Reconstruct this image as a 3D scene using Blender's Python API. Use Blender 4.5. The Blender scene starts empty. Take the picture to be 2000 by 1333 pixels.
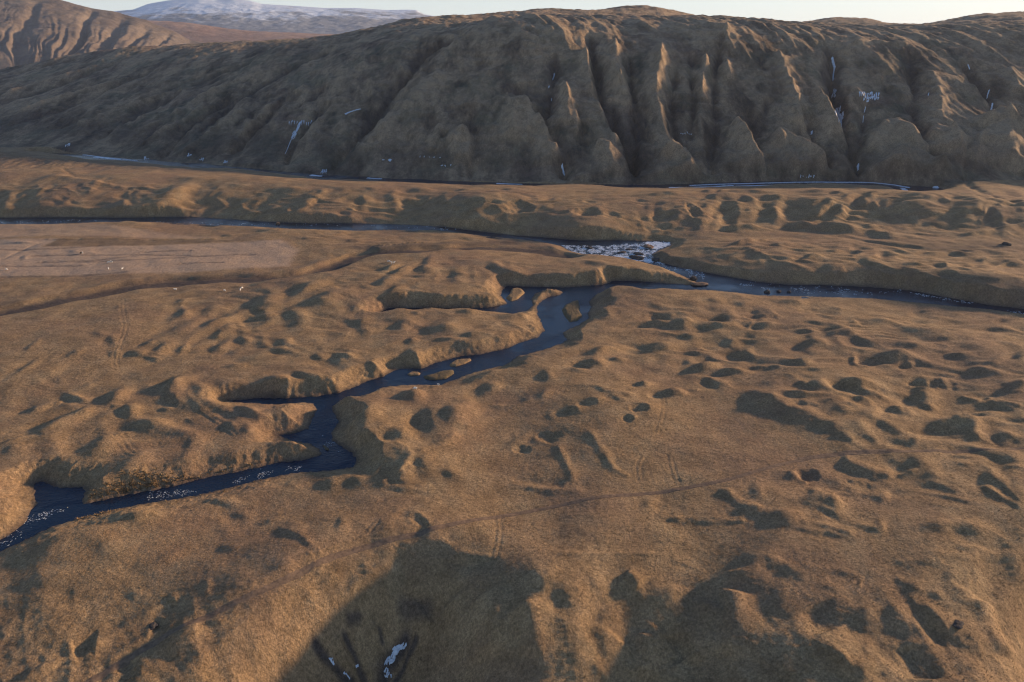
import bpy, math, random
import numpy as np
C = bpy.context.scene.collection
R = math.radians
# ------------------------------------------------------------------ camera, sky, sun, exposure
H = 120.0; PITCH = 24.1; F = 1333.0
SUN_AZ = 23.0; SUN_EL = 12.0          # azimuth measured from +X towards +Y
cam = bpy.data.cameras.new('camera'); cam.lens = 24.0; cam.sensor_width = 36.0
cam.clip_start = 1.0; cam.clip_end = 60000.0
camo = bpy.data.objects.new('camera', cam); C.objects.link(camo)
camo.location = (0, 0, H); camo.rotation_euler = (R(90 - PITCH), 0, 0)
bpy.context.scene.camera = camo
world = bpy.data.worlds.new('World'); bpy.context.scene.world = world
world.use_nodes = True
wn = world.node_tree; wn.nodes.clear()
sky = wn.nodes.new('ShaderNodeTexSky'); sky.sky_type = 'NISHITA'; sky.sun_disc = False
sky.sun_elevation = R(SUN_EL); sky.sun_rotation = R(90 - SUN_AZ)
sky.air_density = 1.0; sky.dust_density = 0.3; sky.ozone_density = 2.5
bg = wn.nodes.new('ShaderNodeBackground'); bg.inputs[1].default_value = 0.10
wo = wn.nodes.new('ShaderNodeOutputWorld')
wb = wn.nodes.new('ShaderNodeMix'); wb.data_type = 'RGBA'; wb.blend_type = 'MULTIPLY'; wb.inputs[0].default_value = 1.0
wb.inputs[7].default_value = (1.0, 1.0, 1.10, 1)          # white balance of the sky light
wn.links.new(sky.outputs[0], wb.inputs[6])
wg = wn.nodes.new('ShaderNodeNewGeometry'); wx = wn.nodes.new('ShaderNodeSeparateXYZ'); wn.links.new(wg.outputs['Incoming'], wx.inputs[0])
wa = wn.nodes.new('ShaderNodeMath'); wa.operation = 'ABSOLUTE'; wn.links.new(wx.outputs[2], wa.inputs[0])
ws = wn.nodes.new('ShaderNodeMath'); ws.operation = 'SUBTRACT'; ws.inputs[0].default_value = 1.0; wn.links.new(wa.outputs[0], ws.inputs[1])
wp = wn.nodes.new('ShaderNodeMath'); wp.operation = 'POWER'; wp.inputs[1].default_value = 6.0; wn.links.new(ws.outputs[0], wp.inputs[0])
wk = wn.nodes.new('ShaderNodeMath'); wk.operation = 'MULTIPLY'; wk.inputs[1].default_value = 0.72; wn.links.new(wp.outputs[0], wk.inputs[0])
wm = wn.nodes.new('ShaderNodeMix'); wm.data_type = 'RGBA'; wn.links.new(wk.outputs[0], wm.inputs[0]); wn.links.new(wb.outputs[2], wm.inputs[6])
wm.inputs[7].default_value = (4.9, 5.5, 5.9, 1)           # pale band of air low over the hills
wn.links.new(wm.outputs[2], bg.inputs[0]); wn.links.new(bg.outputs[0], wo.inputs[0])
sun = bpy.data.lights.new('sun', 'SUN'); sun.energy = 4.4; sun.angle = R(3.5); sun.color = (1.0, 0.69, 0.42)
suno = bpy.data.objects.new('sun', sun); C.objects.link(suno)
suno.rotation_euler = (R(90 - SUN_EL), 0, R(90 + SUN_AZ))
sc = bpy.context.scene
sc.view_settings.view_transform = 'Standard'; sc.view_settings.look = 'None'
sc.view_settings.exposure = 0.85; sc.view_settings.gamma = 1.0
sc.cycles.use_denoising = True; sc.cycles.denoising_prefilter = 'ACCURATE'; sc.cycles.filter_width = 1.15; sc.cycles.volume_bounces = 0; sc.cycles.max_bounces = 6

# ------------------------------------------------------------------ measuring: photo pixel -> world
cp, sp = math.cos(R(PITCH)), math.sin(R(PITCH))
def ray(px, py):
    u = (px - 1000) / F; v = (666.5 - py) / F
    return np.array([u, cp + v * sp, -sp + v * cp])
def at_z(px, py, z):
    d = ray(px, py); t = (z - H) / d[2]
    return (d[0] * t, d[1] * t, z)
def at_y(px, py, Y):
    d = ray(px, py); t = Y / d[1]
    return (d[0] * t, Y, H + d[2] * t)
ZO = dict(A=(0,0,.335), B=(665,0,.335), C=(1330,0,.335), D=(0,400,.335), E=(665,400,.335), F=(1330,400,.335),
          G=(0,700,.25), H=(400,650,.25), I=(0,1000,.25), J=(500,1000,.25), K=(1000,1000,.25), L=(1500,1000,.25),
          M=(1000,700,.25), N=(1500,700,.25), P=(1050,440,.2), Q=(0,280,.25), R=(500,330,.25), S=(1250,330,.2), T=(1600,330,.2), W=(0,0,1.0), V=(0,0,.25))
def zp(z, pts):
    ox, oy, s = ZO[z]
    return [(ox + p[0] * s, oy + p[1] * s) for p in pts]

# ------------------------------------------------------------------ broad relief: control points
CP = []
def cz(z, pts):
    for p in pts: CP.append(at_z(p[0], p[1], z))
# near plateau
cz(0, [(100,800),(400,700),(300,850),(900,860),(1000,780),(1150,900),(1300,760),(1500,700),(1700,700),(1900,720),
       (1300,620),(1500,620),(1700,640),(1900,650),(1100,980),(1300,960),(1600,950),(1850,930),(1000,1060),(1250,1050),(1450,1060),
       (1700,1060),(1900,1040),(700,1010),(500,1040),(300,1050),(150,1120),(1400,850),(1700,800),(1950,830),(200,1200),(400,1150),(560,1120),(760,1060)])
cz(1.0, [(100,620),(300,620),(500,590),(100,720),(650,700),(900,650),(750,620),(350,780),(150,860),(350,900),(500,860),(1050,760)])
cz(2.0, [(800,800),(860,850),(760,890),(1200,840),(1650,760),(1750,850),(1600,1000)])
cz(-0.8, [(50,460),(250,460),(450,465),(50,520),(250,520),(450,520),(650,470),(850,470),(600,515),(100,570)])
cz(3.0, [(850,520),(960,515),(700,560),(820,575),(1150,520),(1250,528),(750,530),(600,560)])
cz(0.5, [(1330,545),(930,592)])
# mid terrace ridge beyond the upper river
cz(-1, [(0,422),(150,421),(350,420),(500,428),(700,434),(880,440),(1050,457),(1250,466),(1330,470)])
cz(13, [(0,352),(160,346),(250,352)]); cz(11, [(330,360),(450,364),(600,367)]); cz(10, [(750,371),(900,373),(1050,376),(1200,380)])
cz(11, [(1330,388),(1480,384),(1600,380),(1700,392),(1850,400),(1990,404)])
cz(5, [(80,400),(300,400),(600,404),(900,420),(1100,438)])
cz(9, [(0,300),(150,315),(300,328),(450,340)]); cz(6, [(600,350),(800,357),(1000,362),(1200,366),(1400,370),(1600,368),(1700,372)])
cz(2, [(1330,446),(1450,441),(1600,442),(1750,446),(1900,452),(1990,455),(1350,480),(1500,466),(1650,470),(1800,482),(1950,478)])
cz(5, [(1850,375),(1990,382),(1950,370)])
cz(4.4, [(1450,495),(1550,490),(1650,500),(1800,512),(1950,530),(1560,515),(1750,535),(1900,560),(1990,572)])
cz(0.5, [(1340,505),(1400,522),(1500,540),(1620,548),(1750,558),(1880,578),(1990,594)])
# hill foot (river at -3)
foot = [(-350,262,-3),(-150,275,-3),(0,288,-3),(200,306,-3),(400,322,-3),(620,342,-3),(800,351,-3),(1000,357,-3),(1250,361,-3),(1500,357,-3),(1700,358,-2),(1850,366,0),(2000,352,2),(2200,360,4)]
for a, b, z in foot: CP.append(at_z(a, b, z))
# flank: straight 3-D lines from foot to brow
brow = [(-350,190,1250),(-100,160,1260),(60,140,1260),(200,118,1240),(380,100,1180),(560,92,1080),(760,90,930),(950,60,875),(1080,58,855),(1250,82,850),(1420,62,860),(1560,82,850),(1720,84,850),(1850,76,870),(2000,60,880),(2250,60,900)]
fx = [f[0] for f in foot]; fy = [f[1] for f in foot]; fz = [f[2] for f in foot]
for a, b, Y in brow:
    top = at_y(a, b, Y); CP.append(top)
    bx = a if a > 800 else a + (800 - a) * 0.05
    bot = at_z(bx, np.interp(bx, fx, fy), np.interp(bx, fx, fz))
    for t in (0.3, 0.65): CP.append(tuple(bot[k] * (1 - t) + top[k] * t for k in range(3)))
# plateau and skyline behind the brow
for a, b, Y in [(0,137,1330),(120,112,1330),(260,92,1330),(430,84,1300),(600,76,1250),(700,62,1200),(830,34,1180),(940,38,1150),
                (1060,19,1250),(1150,22,1350),(1250,13,1400),(1330,33,1300),(1352,46,1290),(1420,52,1300),(1290,16,1400),(870,36,1150),(905,37,1150),(975,28,1220),(1420,36,1050),(1470,45,1150),(1560,62,1100),(1680,62,1100),(1620,57,1300),
                (1500,56,1350),(1580,44,1600),(1640,34,1650),(1680,32,1650),(1730,43,1650),(1765,52,1550),(1790,46,1480),(1815,54,1400),(1870,36,1350),(2000,24,1400),(2200,12,1400),(1000,40,1020),(1250,40,1120),(1820,60,1150)]:
    CP.append(at_y(a, b, Y))
for p in [(-1500,1500,0),(-1200,1600,20),(-700,1700,30),(-200,1900,60),(300,2000,80),(900,2100,90),(1500,2000,120),(-1500,2500,-20),(0,2600,-20),(1500,2600,20),(-1400,900,5),(-1500,600,5),(-1000,500,4),(-900,300,2),(1100,500,4),(1200,700,40),(900,300,0),(1500,1300,150)]:
    CP.append(p)
# foreground: plateau edge, ravine bowls and spurs (z, pixels)
for z, pts in [(-3,[(100,1260),(300,1280),(60,1330)]), (-7,[(330,1340),(200,1345)]), (-4,[(450,1230),(560,1210)]), (-2,[(640,1150),(730,1105)]),
               (-4.5,[(700,1160)]),(-8,[(640,1200)]),(-11,[(590,1260)]),(-15,[(535,1335)]),(-10,[(470,1320)]),(-11,[(765,1200)]),(-11,[(830,1210)]),(-27,[(720,1290),(800,1290)]),(-24,[(860,1260)]),(-33,[(700,1345),(790,1345)]),
               (-1,[(830,1090),(950,1080)]),(-1,[(880,1135)]),(-1.5,[(960,1150)]),(-1.2,[(1020,1150)]),(-.5,[(1090,1130),(1180,1110)]),(-3,[(960,1200)]),(-12,[(930,1280)]),(-4,[(1090,1215)]),(-8,[(1060,1290)]),(-14,[(1000,1330)]),(0,[(1160,1165)]),(-.8,[(1240,1150)]),(-1.5,[(1300,1125)]),(-4,[(1165,1240)]),(-8,[(1110,1320)]),
               (-3,[(1315,1185)]),(-5,[(1328,1215)]),(-7.5,[(1350,1170)]),(-3.5,[(1370,1125)]),(-9,[(1262,1205)]),(-14,[(1255,1260)]),(-18,[(1230,1335)]),(-2,[(1440,1120)]),(-5.5,[(1405,1165)]),(-3.5,[(1470,1210)]),(-11,[(1370,1230)]),(-6.5,[(1430,1270)]),(-15,[(1350,1335)]),(-6,[(1480,1325)]),(-.5,[(1540,1140),(1700,1110),(1850,1090)]),
               (-2,[(1550,1190),(1560,1230)]),(-4,[(1640,1250),(1750,1200),(1850,1190)]),(-7,[(1720,1330),(1600,1320)]),(-9,[(1880,1330)]),(-5,[(1860,1250)]),(-2.5,[(1905,1160)]),(-11,[(1975,1190)]),(-15,[(2040,1200)]),(-20,[(2030,1280)]),(-12,[(1970,1320)]),(-1,[(1940,1080)]),(-5,[(2030,1110)]),
               (-4,[(2200,1060)]),(-20,[(2250,1250)]),(0,[(-200,900),(-200,1050),(-300,700),(2200,900),(2200,750)]),(-6,[(-250,1250)])]:
    z = z * .72 if z > -14 else z * .8
    cz(z, pts)
for p in [(-150,20,-30),(-50,20,-38),(0,40,-34),(50,20,-34),(150,20,-38),(-350,60,-20),(350,60,-25),(-60,70,-20),(0,75,-22)]: CP.append(p)
CP = np.array(CP, float)
SC = 100.0
def _phi(r2): return np.sqrt(r2 + 0.16)
P2 = CP[:, :2] / SC; n = len(P2)
D2 = ((P2[:, None] - P2[None]) ** 2).sum(2)
A = np.zeros((n + 3, n + 3)); A[:n, :n] = _phi(D2) - np.eye(n) * 0.0015; A[:n, n] = 1; A[:n, n+1:] = P2; A[n, :n] = 1; A[n+1:, :n] = P2.T
W = np.linalg.solve(A, np.concatenate([CP[:, 2], [0, 0, 0]]))
def base(x, y):
    x = np.asarray(x, float) / SC; y = np.asarray(y, float) / SC
    out = W[n] + W[n+1] * x + W[n+2] * y
    for k in range(n):
        out = out + W[k] * _phi((x - P2[k, 0]) ** 2 + (y - P2[k, 1]) ** 2)
    return out
_T = np.concatenate([np.linspace(110, 900, 260), np.linspace(905, 2400, 200)])
def hit(pts):
    """world x,y where each pixel's sight line meets the broad relief"""
    pts = np.atleast_2d(np.array(pts, float))
    u = (pts[:, 0] - 1000) / F; v = (666.5 - pts[:, 1]) / F
    dx, dy, dz = u, cp + v * sp, -sp + v * cp
    X, Y, Z = dx[:, None] * _T, dy[:, None] * _T, H + dz[:, None] * _T
    g = Z - base(X, Y)
    res = []
    for i in range(len(pts)):
        k = np.argmax(g[i] < 0)
        if not (g[i] < 0).any(): k = len(_T) - 1
        k = max(k, 1)
        a, b = g[i, k-1], g[i, k]; t = a / (a - b) if a != b else 0
        res.append((X[i, k-1] * (1 - t) + X[i, k] * t, Y[i, k-1] * (1 - t) + Y[i, k] * t))
    return np.array(res)

# ------------------------------------------------------------------ the terrain grid (fan of rows, finer near)
ys = [30.0]
while ys[-1] < 2300:
    y = ys[-1]
    ys.append(y + (0.00165 * (y + 90) if y < 640 else min(0.00165 * (y + 90), 1.3) if y < 1000 else 1.3 + (y - 1000) * 0.02))
ys = np.array(ys)
uc = np.arange(-0.76, 0.7601, 0.0013)
side = 0.76 + np.cumsum(np.linspace(0.0015, 0.02, 42))
us = np.concatenate([-side[::-1], uc, side])
NR, NC = len(ys), len(us)
YY = np.repeat(ys[:, None], NC, 1); XX = us[None] * (ys[:, None] + 90)
print('grid', NR, NC, NR * NC)
def upmat(nf, step):
    ci = list(range(0, nf, step))
    if ci[-1] != nf - 1: ci.append(nf - 1)
    return np.array(ci)
def cubic(src, vals, dst, axis):
    """Catmull-Rom through samples at (non-uniform) coordinates, along one axis"""
    vals = np.moveaxis(vals, axis, 0)
    m = np.gradient(vals, src, axis=0)
    k = np.clip(np.searchsorted(src, dst, 'right') - 1, 0, len(src) - 2)
    h = (src[k+1] - src[k]); t = (dst - src[k]) / h
    sh = (-1,) + (1,) * (vals.ndim - 1)
    t = t.reshape(sh); h = h.reshape(sh)
    out = (2*t**3-3*t**2+1)*vals[k] + (t**3-2*t**2+t)*h*m[k] + (-2*t**3+3*t**2)*vals[k+1] + (t**3-t**2)*h*m[k+1]
    return np.moveaxis(out, 0, axis)
ri, ci = upmat(NR, 7), upmat(NC, 7)
Zc = base(XX[np.ix_(ri, ci)], YY[np.ix_(ri, ci)])
Z0 = cubic(us[ci], Zc, us, 1); Z0 = cubic(ys[ri], Z0, ys, 0)
Zt = Z0.copy()
def window(x0, x1, y0, y1):
    r0, r1 = np.searchsorted(ys, y0), np.searchsorted(ys, y1)
    if r1 <= r0: return None
    q = [x / (y + 90) for x in (x0, x1) for y in (ys[r0], ys[r1-1])]
    c0, c1 = np.searchsorted(us, min(q)), np.searchsorted(us, max(q))
    if c1 <= c0: return None
    return slice(r0, r1), slice(c0, c1)
SH = np.array([math.cos(R(SUN_AZ)), math.sin(R(SUN_AZ))])
def shade(z, items, amp=1.0):
    """slope patches: a > 0 falls away from the light, a < 0 leans towards it"""
    ox, oy, s = ZO[z]
    items = [tuple(i) + (0, .38)[len(i) - 4:] if len(i) < 6 else tuple(i) for i in items]
    cs = [(ox + i[0] * s, oy + i[1] * s) for i in items]
    al = []
    for (cx, cy), i in zip(cs, items):
        rx, ry, rot = i[2] * s, i[3] * s, R(i[4])
        al += [(cx, cy), (cx + rx * math.cos(rot), cy - rx * math.sin(rot)), (cx - ry * math.sin(rot), cy - ry * math.cos(rot))]
    hc = hit(al[0::3]); zc = base(hc[:, 0], hc[:, 1])
    for k, i in enumerate(items):
        p = hc[k]; zz = float(zc[k]); o_ = np.array(at_z(*al[3*k], zz)[:2]); e1 = np.array(at_z(*al[3*k+1], zz)[:2]) - o_; e2 = np.array(at_z(*al[3*k+2], zz)[:2]) - o_
        M = np.array([e1, e2]).T
        if abs(np.linalg.det(M)) < 1e-6 or np.hypot(*e1) > 90 or np.hypot(*e2) > 90: continue
        M = M * 0.95
        Mi = np.linalg.inv(M); Q = Mi.T @ Mi
        ext = 2.3 * max(np.hypot(*e1), np.hypot(*e2), np.hypot(*(e1 + e2)), np.hypot(*(e1 - e2)))
        w = window(p[0] - ext, p[0] + ext, p[1] - ext, p[1] + ext)
        if w is None: continue
        dx, dy = XX[w] - p[0], YY[w] - p[1]
        sz = math.sqrt(abs(np.linalg.det(M)))
        X_, Y_ = XX[w], YY[w]
        wx = noise(X_ / (sz * 1.4), Y_ / (sz * 1.4), 201 + k)
        wy = noise(X_ / (sz * 1.4), Y_ / (sz * 1.4), 301 + k)
        dx, dy = dx + .22 * sz * wx, dy + .22 * sz * wy
        L = 1 / math.sqrt(SH @ Q @ SH); sg = 1 if i[5] > 0 else -1
        def lobe(m):
            ex, ey = dx - m * L * SH[0] * sg, dy - m * L * SH[1] * sg
            q = Q[0,0]*ex*ex + 2*Q[0,1]*ex*ey + Q[1,1]*ey*ey
            return np.exp(-q ** 1.1)
        Zt[w] += amp * .52 * min(1, (8 / L) ** .45) * abs(i[5]) * L * (lobe(.75) - .38 * lobe(-.75))
def segdist(w, pts, maxd):
    """distance to a polyline and the parameter along it"""
    dx0 = np.full(XX[w].shape, maxd); tt = np.zeros_like(dx0)
    L = np.concatenate([[0], np.cumsum(np.hypot(*np.diff(pts, axis=0).T))]); tot = max(L[-1], 1e-6)
    for k in range(len(pts) - 1):
        a, b = pts[k], pts[k+1]
        bw = window(min(a[0], b[0]) - maxd, max(a[0], b[0]) + maxd, min(a[1], b[1]) - maxd, max(a[1], b[1]) + maxd)
        if bw is None: continue
        rs = slice(max(bw[0].start, w[0].start), min(bw[0].stop, w[0].stop)); cs = slice(max(bw[1].start, w[1].start), min(bw[1].stop, w[1].stop))
        if rs.stop <= rs.start or cs.stop <= cs.start: continue
        X, Y = XX[rs, cs], YY[rs, cs]
        ab = b - a; l2 = (ab ** 2).sum() + 1e-9
        t = np.clip(((X - a[0]) * ab[0] + (Y - a[1]) * ab[1]) / l2, 0, 1)
        d = np.hypot(X - a[0] - t * ab[0], Y - a[1] - t * ab[1])
        lr = slice(rs.start - w[0].start, rs.stop - w[0].start); lc = slice(cs.start - w[1].start, cs.stop - w[1].start)
        m = d < dx0[lr, lc]
        dx0[lr, lc] = np.where(m, d, dx0[lr, lc]); tt[lr, lc] = np.where(m, (L[k] + t * (L[k+1] - L[k])) / tot, tt[lr, lc])
    return dx0, tt
def smooth(pts, it=2):
    pts = np.array(pts, float)
    for _ in range(it):
        if len(pts) < 3: return pts
        q = 0.75 * pts[:-1] + 0.25 * pts[1:]; r = 0.25 * pts[:-1] + 0.75 * pts[1:]
        mid = np.empty((2 * len(q), 2)); mid[0::2] = q; mid[1::2] = r
        pts = np.concatenate([pts[:1], mid[1:-1], pts[-1:]])
    return pts
def line(z, pts, w, h, power=2.0, taper=0.15, world=None):
    """ridge (h > 0) or gully (h < 0) along a polyline"""
    p = smooth(hit(zp(z, pts))) if world is None else np.array(world, float)
    w0_, w1_ = w if isinstance(w, tuple) else (w, w); w = max(w0_, w1_)
    if power in (1.1, 1.2): w0_ *= .8; w1_ *= .8; h *= 1.15
    md = w * (2.6 if power > 1.5 else 4.0)
    win = window(p[:,0].min() - md, p[:,0].max() + md, p[:,1].min() - md, p[:,1].max() + md)
    if win is None: return
    d, t = segdist(win, p, md)
    w = w0_ + (w1_ - w0_) * t
    env = np.clip(np.minimum(t, 1 - t) / taper, 0, 1) if taper else 1.0
    if power == 1.05: env = np.clip(t / .4, 0, 1) * np.clip((1 - t) / .14, 0, 1)
    env = env * env * (3 - 2 * env) if taper else 1.0
    env = env * (1 + .45 * noise(XX[win] / (w0_ * 5), YY[win] / (w0_ * 5), 88)); d = np.maximum(d + w * (.5 if power not in (1.05, 1.2) else .22) * noise(XX[win] / (w0_ * 3), YY[win] / (w0_ * 3), 89), 0)
    Zt[win] += h * env * np.clip(np.exp(-(d / w) ** power) - .012, 0, 1)
def crater(z, items):
    ox, oy, s = ZO[z]
    for (x, y, rx, ry, dep) in items:
        c = (ox + x * s, oy + y * s); p = hit([c])[0]; zz = float(base(p[0], p[1]))
        o_, a, b = (np.array(at_z(*v_, zz)[:2]) for v_ in (c, (c[0] + rx * s, c[1]), (c[0], c[1] - ry * s))); a = a - o_ + p; b = b - o_ + p
        ra, rb = np.hypot(*(a - p)), np.hypot(*(b - p))
        ext = 2.6 * max(ra, rb); w = window(p[0] - ext, p[0] + ext, p[1] - ext, p[1] + ext)
        if w is None: continue
        wr = .35 * noise(XX[w] / ra, YY[w] / ra, 77) + .12 * noise(XX[w] / ra * 3, YY[w] / ra * 3, 78)
        q = np.sqrt(((XX[w] - p[0]) / ra) ** 2 + ((YY[w] - p[1]) / rb) ** 2) + wr
        Zt[w] += -.5 * dep * np.exp(-np.abs(q) ** 1.8) + 0.10 * dep * np.exp(-((q - 1.25) / 0.35) ** 2)
def noise(x, y, seed=0):
    """gradient noise, -1..1"""
    xi, yi = np.floor(x).astype(np.int64), np.floor(y).astype(np.int64)
    xf, yf = x - xi, y - yi
    def g(ix, iy, fx, fy):
        h = (ix * 374761393 + iy * 668265263 + seed * 1442695041) & 0xffffffff
        h = ((h ^ (h >> 13)) * 1274126177) & 0xffffffff
        h = (h ^ (h >> 16)) & 0xffff
        a = h * (2 * math.pi / 65536)
        return np.cos(a) * fx + np.sin(a) * fy
    u = xf * xf * xf * (xf * (xf * 6 - 15) + 10); v = yf * yf * yf * (yf * (yf * 6 - 15) + 10)
    n00, n10, n01, n11 = g(xi, yi, xf, yf), g(xi+1, yi, xf-1, yf), g(xi, yi+1, xf, yf-1), g(xi+1, yi+1, xf-1, yf-1)
    return ((n00 * (1-u) + n10 * u) * (1-v) + (n01 * (1-u) + n11 * u) * v) * 1.5
def fbm(x, y, o=4, seed=0):
    s = 0; a = 1.0
    for k in range(o): s = s + a * noise(x * 2 ** k, y * 2 ** k, seed + k); a *= 0.5
    return s

# ------------------------------------------------------------------ shaded and lit slopes, region by region
shade('D', [(1040,640,75,24,20),(1190,622,60,22,15),(1010,735,110,30,20),(1200,705,150,26,22),(1270,745,80,28,25),(1500,575,100,34,10),(1740,498,95,28,22),(1520,662,65,26,0),
 (1700,665,55,72,40,.42),(1830,560,150,36,12,.3),(1410,790,40,22,0),(1640,812,45,26,-10,.42),(1842,882,36,17,-15,.45),(1960,892,50,26,10,.42),(1262,830,72,26,25),(910,855,65,24,25),
 (850,812,45,10,15),(1050,842,45,20,40),(780,872,65,18,10),(640,800,40,28,0,.3),(650,868,40,18,0,.3),(560,760,40,20,0,.22),(680,602,30,12,10,.25),(985,1055,95,30,22,.42),(635,1135,72,34,25,.42),
 (430,1140,70,22,-10),(200,1190,80,18,15,.3),(740,1205,50,40,0,.45),(350,1255,150,26,18),(1000,1140,40,26,-20,.3),(410,870,55,14,20,.25),(140,950,90,16,30,.3),(170,830,70,16,40,.2),
 (1570,1060,100,55,0,.45),(1880,1070,50,45,0,.42),(1780,1000,100,16,-8),(1440,1205,90,24,-22),(1330,1290,40,18,0,.3),(1350,950,60,16,0,.25),(1640,855,80,16,-15,.3),(800,1290,120,30,0),(950,1190,35,10,0,.3),
 (1300,780,20,60,0,-.15),(1430,740,30,80,20,-.2),(1080,1110,40,45,20,-.25),(900,1075,40,26,20,-.25),(1250,1085,80,34,-30,-.22),(1900,335,60,20,15,-.2),(1480,1290,80,26,-20,-.25),(1800,1180,50,28,0,-.2),
 (1080,600,25,50,20,-.2),(1560,800,30,40,20,-.2),(1050,560,45,14,10,.25),(90,1160,60,24,10,-.15),(330,970,60,20,20,-.12),(1700,840,60,18,-10,.2),(1350,860,50,18,10,.22)], amp=1.3)
shade('E', [(265,372,45,14,15),(335,395,55,18,25),(475,375,60,34,25),(660,415,42,26,10,.42),(235,450,60,20,20),(130,487,50,14,5,.3),(300,492,60,16,20,.3),(480,565,200,30,0,.16),(790,575,110,24,0,.26),
 (890,365,50,20,-20,.35),(960,395,80,26,-15,.38),(1110,445,130,26,0,.22),(1470,345,90,16,-10,.25),(1760,425,190,24,-4,.28),(330,712,60,24,10),(545,735,85,34,5,.4),(400,790,35,18,20,.4),(600,792,70,10,0,.3),
 (750,762,85,12,5,.35),(710,640,70,12,5,.3),(430,637,34,10,0,.35),(115,720,42,55,0,.28),(400,890,42,44,0,.42),(190,950,55,36,0,.45),(30,885,45,24,0,.35),(700,862,60,16,10,.3),(1140,740,36,55,40,.42),
 (1440,925,85,26,5,.42),(1460,862,85,20,10),(1800,842,95,28,5),(1890,642,80,15,0,.4),(1820,692,60,10,5,.3),(1950,700,70,24,0),(1590,906,55,13,0),(1750,1050,50,16,0),(1900,1110,80,28,0,.4),(1450,1150,52,22,0,.45),
 (1340,1195,48,20,0,.42),(1740,1190,70,26,0,.45),(1680,1240,32,18,0,.45),(380,1112,70,30,10,.35),(840,1080,58,30,10,.4),(1190,1000,38,30,0,.35),(90,1230,100,60,0,.3),(570,1240,150,64,12,.42),(490,1225,60,46,0,.3),
 (890,1190,50,14,0,.3),(750,1150,40,60,50,-.3),(470,1110,34,46,20,-.2),(920,470,44,50,0,-.2),(1530,440,50,42,-30,-.2),(180,600,70,26,0,-.2),(300,960,50,44,0,-.3),(450,930,44,36,0,-.3),(50,1050,50,44,0,-.3),
 (1060,770,90,12,38,-.3),(1240,600,60,12,60,-.1),(1000,850,80,14,20,-.2),(270,1290,120,30,20,-.2),(640,330,50,18,0,-.1),(570,420,20,40,0,-.18),(800,400,26,44,20,-.16),(980,660,100,20,0,.18),(640,1010,60,16,0,-.15),(1600,1130,60,14,-20,.25)], amp=1.3)
shade('F', [(180,565,50,14,0),(330,580,60,16,0,.35),(610,575,100,18,0),(870,620,75,22,-5,.4),(1130,570,100,20,0,.35),(1410,655,50,30,0,.45),(1580,660,60,22,-15,.4),(1760,680,60,18,-5,.35),(240,650,70,30,-15),(450,650,55,48,30,.38),
 (470,706,55,12,8,.3),(180,720,85,26,0,.4),(760,695,75,16,-5,.38),(700,745,90,26,-10,.22),(880,750,80,44,-15,.42),(970,755,50,14,0,.35),(1130,690,80,20,-5),(1380,745,160,26,-8,.4),(1740,722,120,20,-5,.35),(730,820,70,26,10,.45),
 (750,862,90,18,-5,.35),(260,800,70,24,-20,.3),(330,860,70,28,-25,.4),(60,870,60,20,0,.38),(30,780,50,30,-30,.35),(1290,835,110,22,-5,.45),(1580,880,100,20,-8,.42),(1180,900,110,34,0,.4),(1070,860,80,16,-10,.3),
 (680,930,60,18,-5,.45),(530,945,40,14,0,.3),(90,960,75,22,10,.42),(270,985,70,16,0,.42),(570,985,50,14,0,.25),(760,1045,60,22,0,.45),(1000,1045,100,20,-5,.45),(690,1042,28,10,0,.4),(1410,1035,60,20,-10,.45),(1490,1050,50,26,0,.42),
 (1310,938,30,10,0,.45),(1430,940,110,12,-8,.3),(1720,985,130,18,-8,.38),(1960,890,50,30,0,.42),(1750,940,110,14,-10,.3),(1100,1110,160,18,-14,.4),(700,1110,120,14,-4,.35),(1070,1160,60,24,-20,.42),(470,1150,130,44,-10,.36),
 (620,1210,130,34,-20,.38),(890,1180,100,26,-15,.35),(1370,1120,60,44,-10,.35),(1250,1190,60,20,0,.35),(1430,1190,50,16,0,.3),(1900,1080,90,26,8,.38),(1920,1170,100,16,-8,.42),(1780,1135,30,12,0,.4),(1580,1300,200,36,8,.4),(170,1050,50,18,-30,.38),
 (1110,1230,70,40,40,-.3),(790,1150,60,20,-20,-.2),(550,1130,40,20,0,-.25),(700,820,20,0.1,0,0),(790,760,40,34,-60,-.2),(1020,690,40,20,-50,-.3),(400,700,18,44,30,-.3),(1020,900,20,44,0,-.3),(1340,640,40,24,0,-.25),(1880,900,60,16,20,-.25),
 (420,860,60,22,-60,-.22),(60,690,40,34,0,-.2),(640,580,20,10,0,-.1),
 # terraces beyond the upper river, right
 (600,330,30,14,0,.2),(860,275,45,12,0,.4),(1200,290,50,14,-6,.4),(560,230,60,12,0,.25),(720,310,60,12,10,.3),(900,320,70,14,0,.3),(760,250,60,10,0,.3),(1100,340,100,14,-16,.4),(1300,380,100,14,-16,.4),(1030,275,60,10,0,.3),(1440,290,60,10,0,.3),(1620,290,60,12,-10,.4),
 (1500,350,60,14,-4,.4),(1740,330,90,12,-8,.35),(1560,390,50,16,-10,.4),(1760,370,60,16,0,.25),(1900,340,70,10,-5,.35),(1450,320,50,10,0,.3),(840,380,70,24,0,.35),(1160,400,14,16,0,-.3),(950,390,20,24,10,-.3),(1020,310,30,14,-30,-.25),
 (480,310,20,20,-30,-.25),(660,350,60,8,-12,-.2),(980,150,120,12,-6,.3),(680,130,110,10,-4,.3),(1200,180,130,10,-6,.25),(300,150,60,10,0,.25),(1330,350,60,14,0,.4),(1640,350,40,12,-10,.35),(280,230,120,8,8,.22)])
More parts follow.
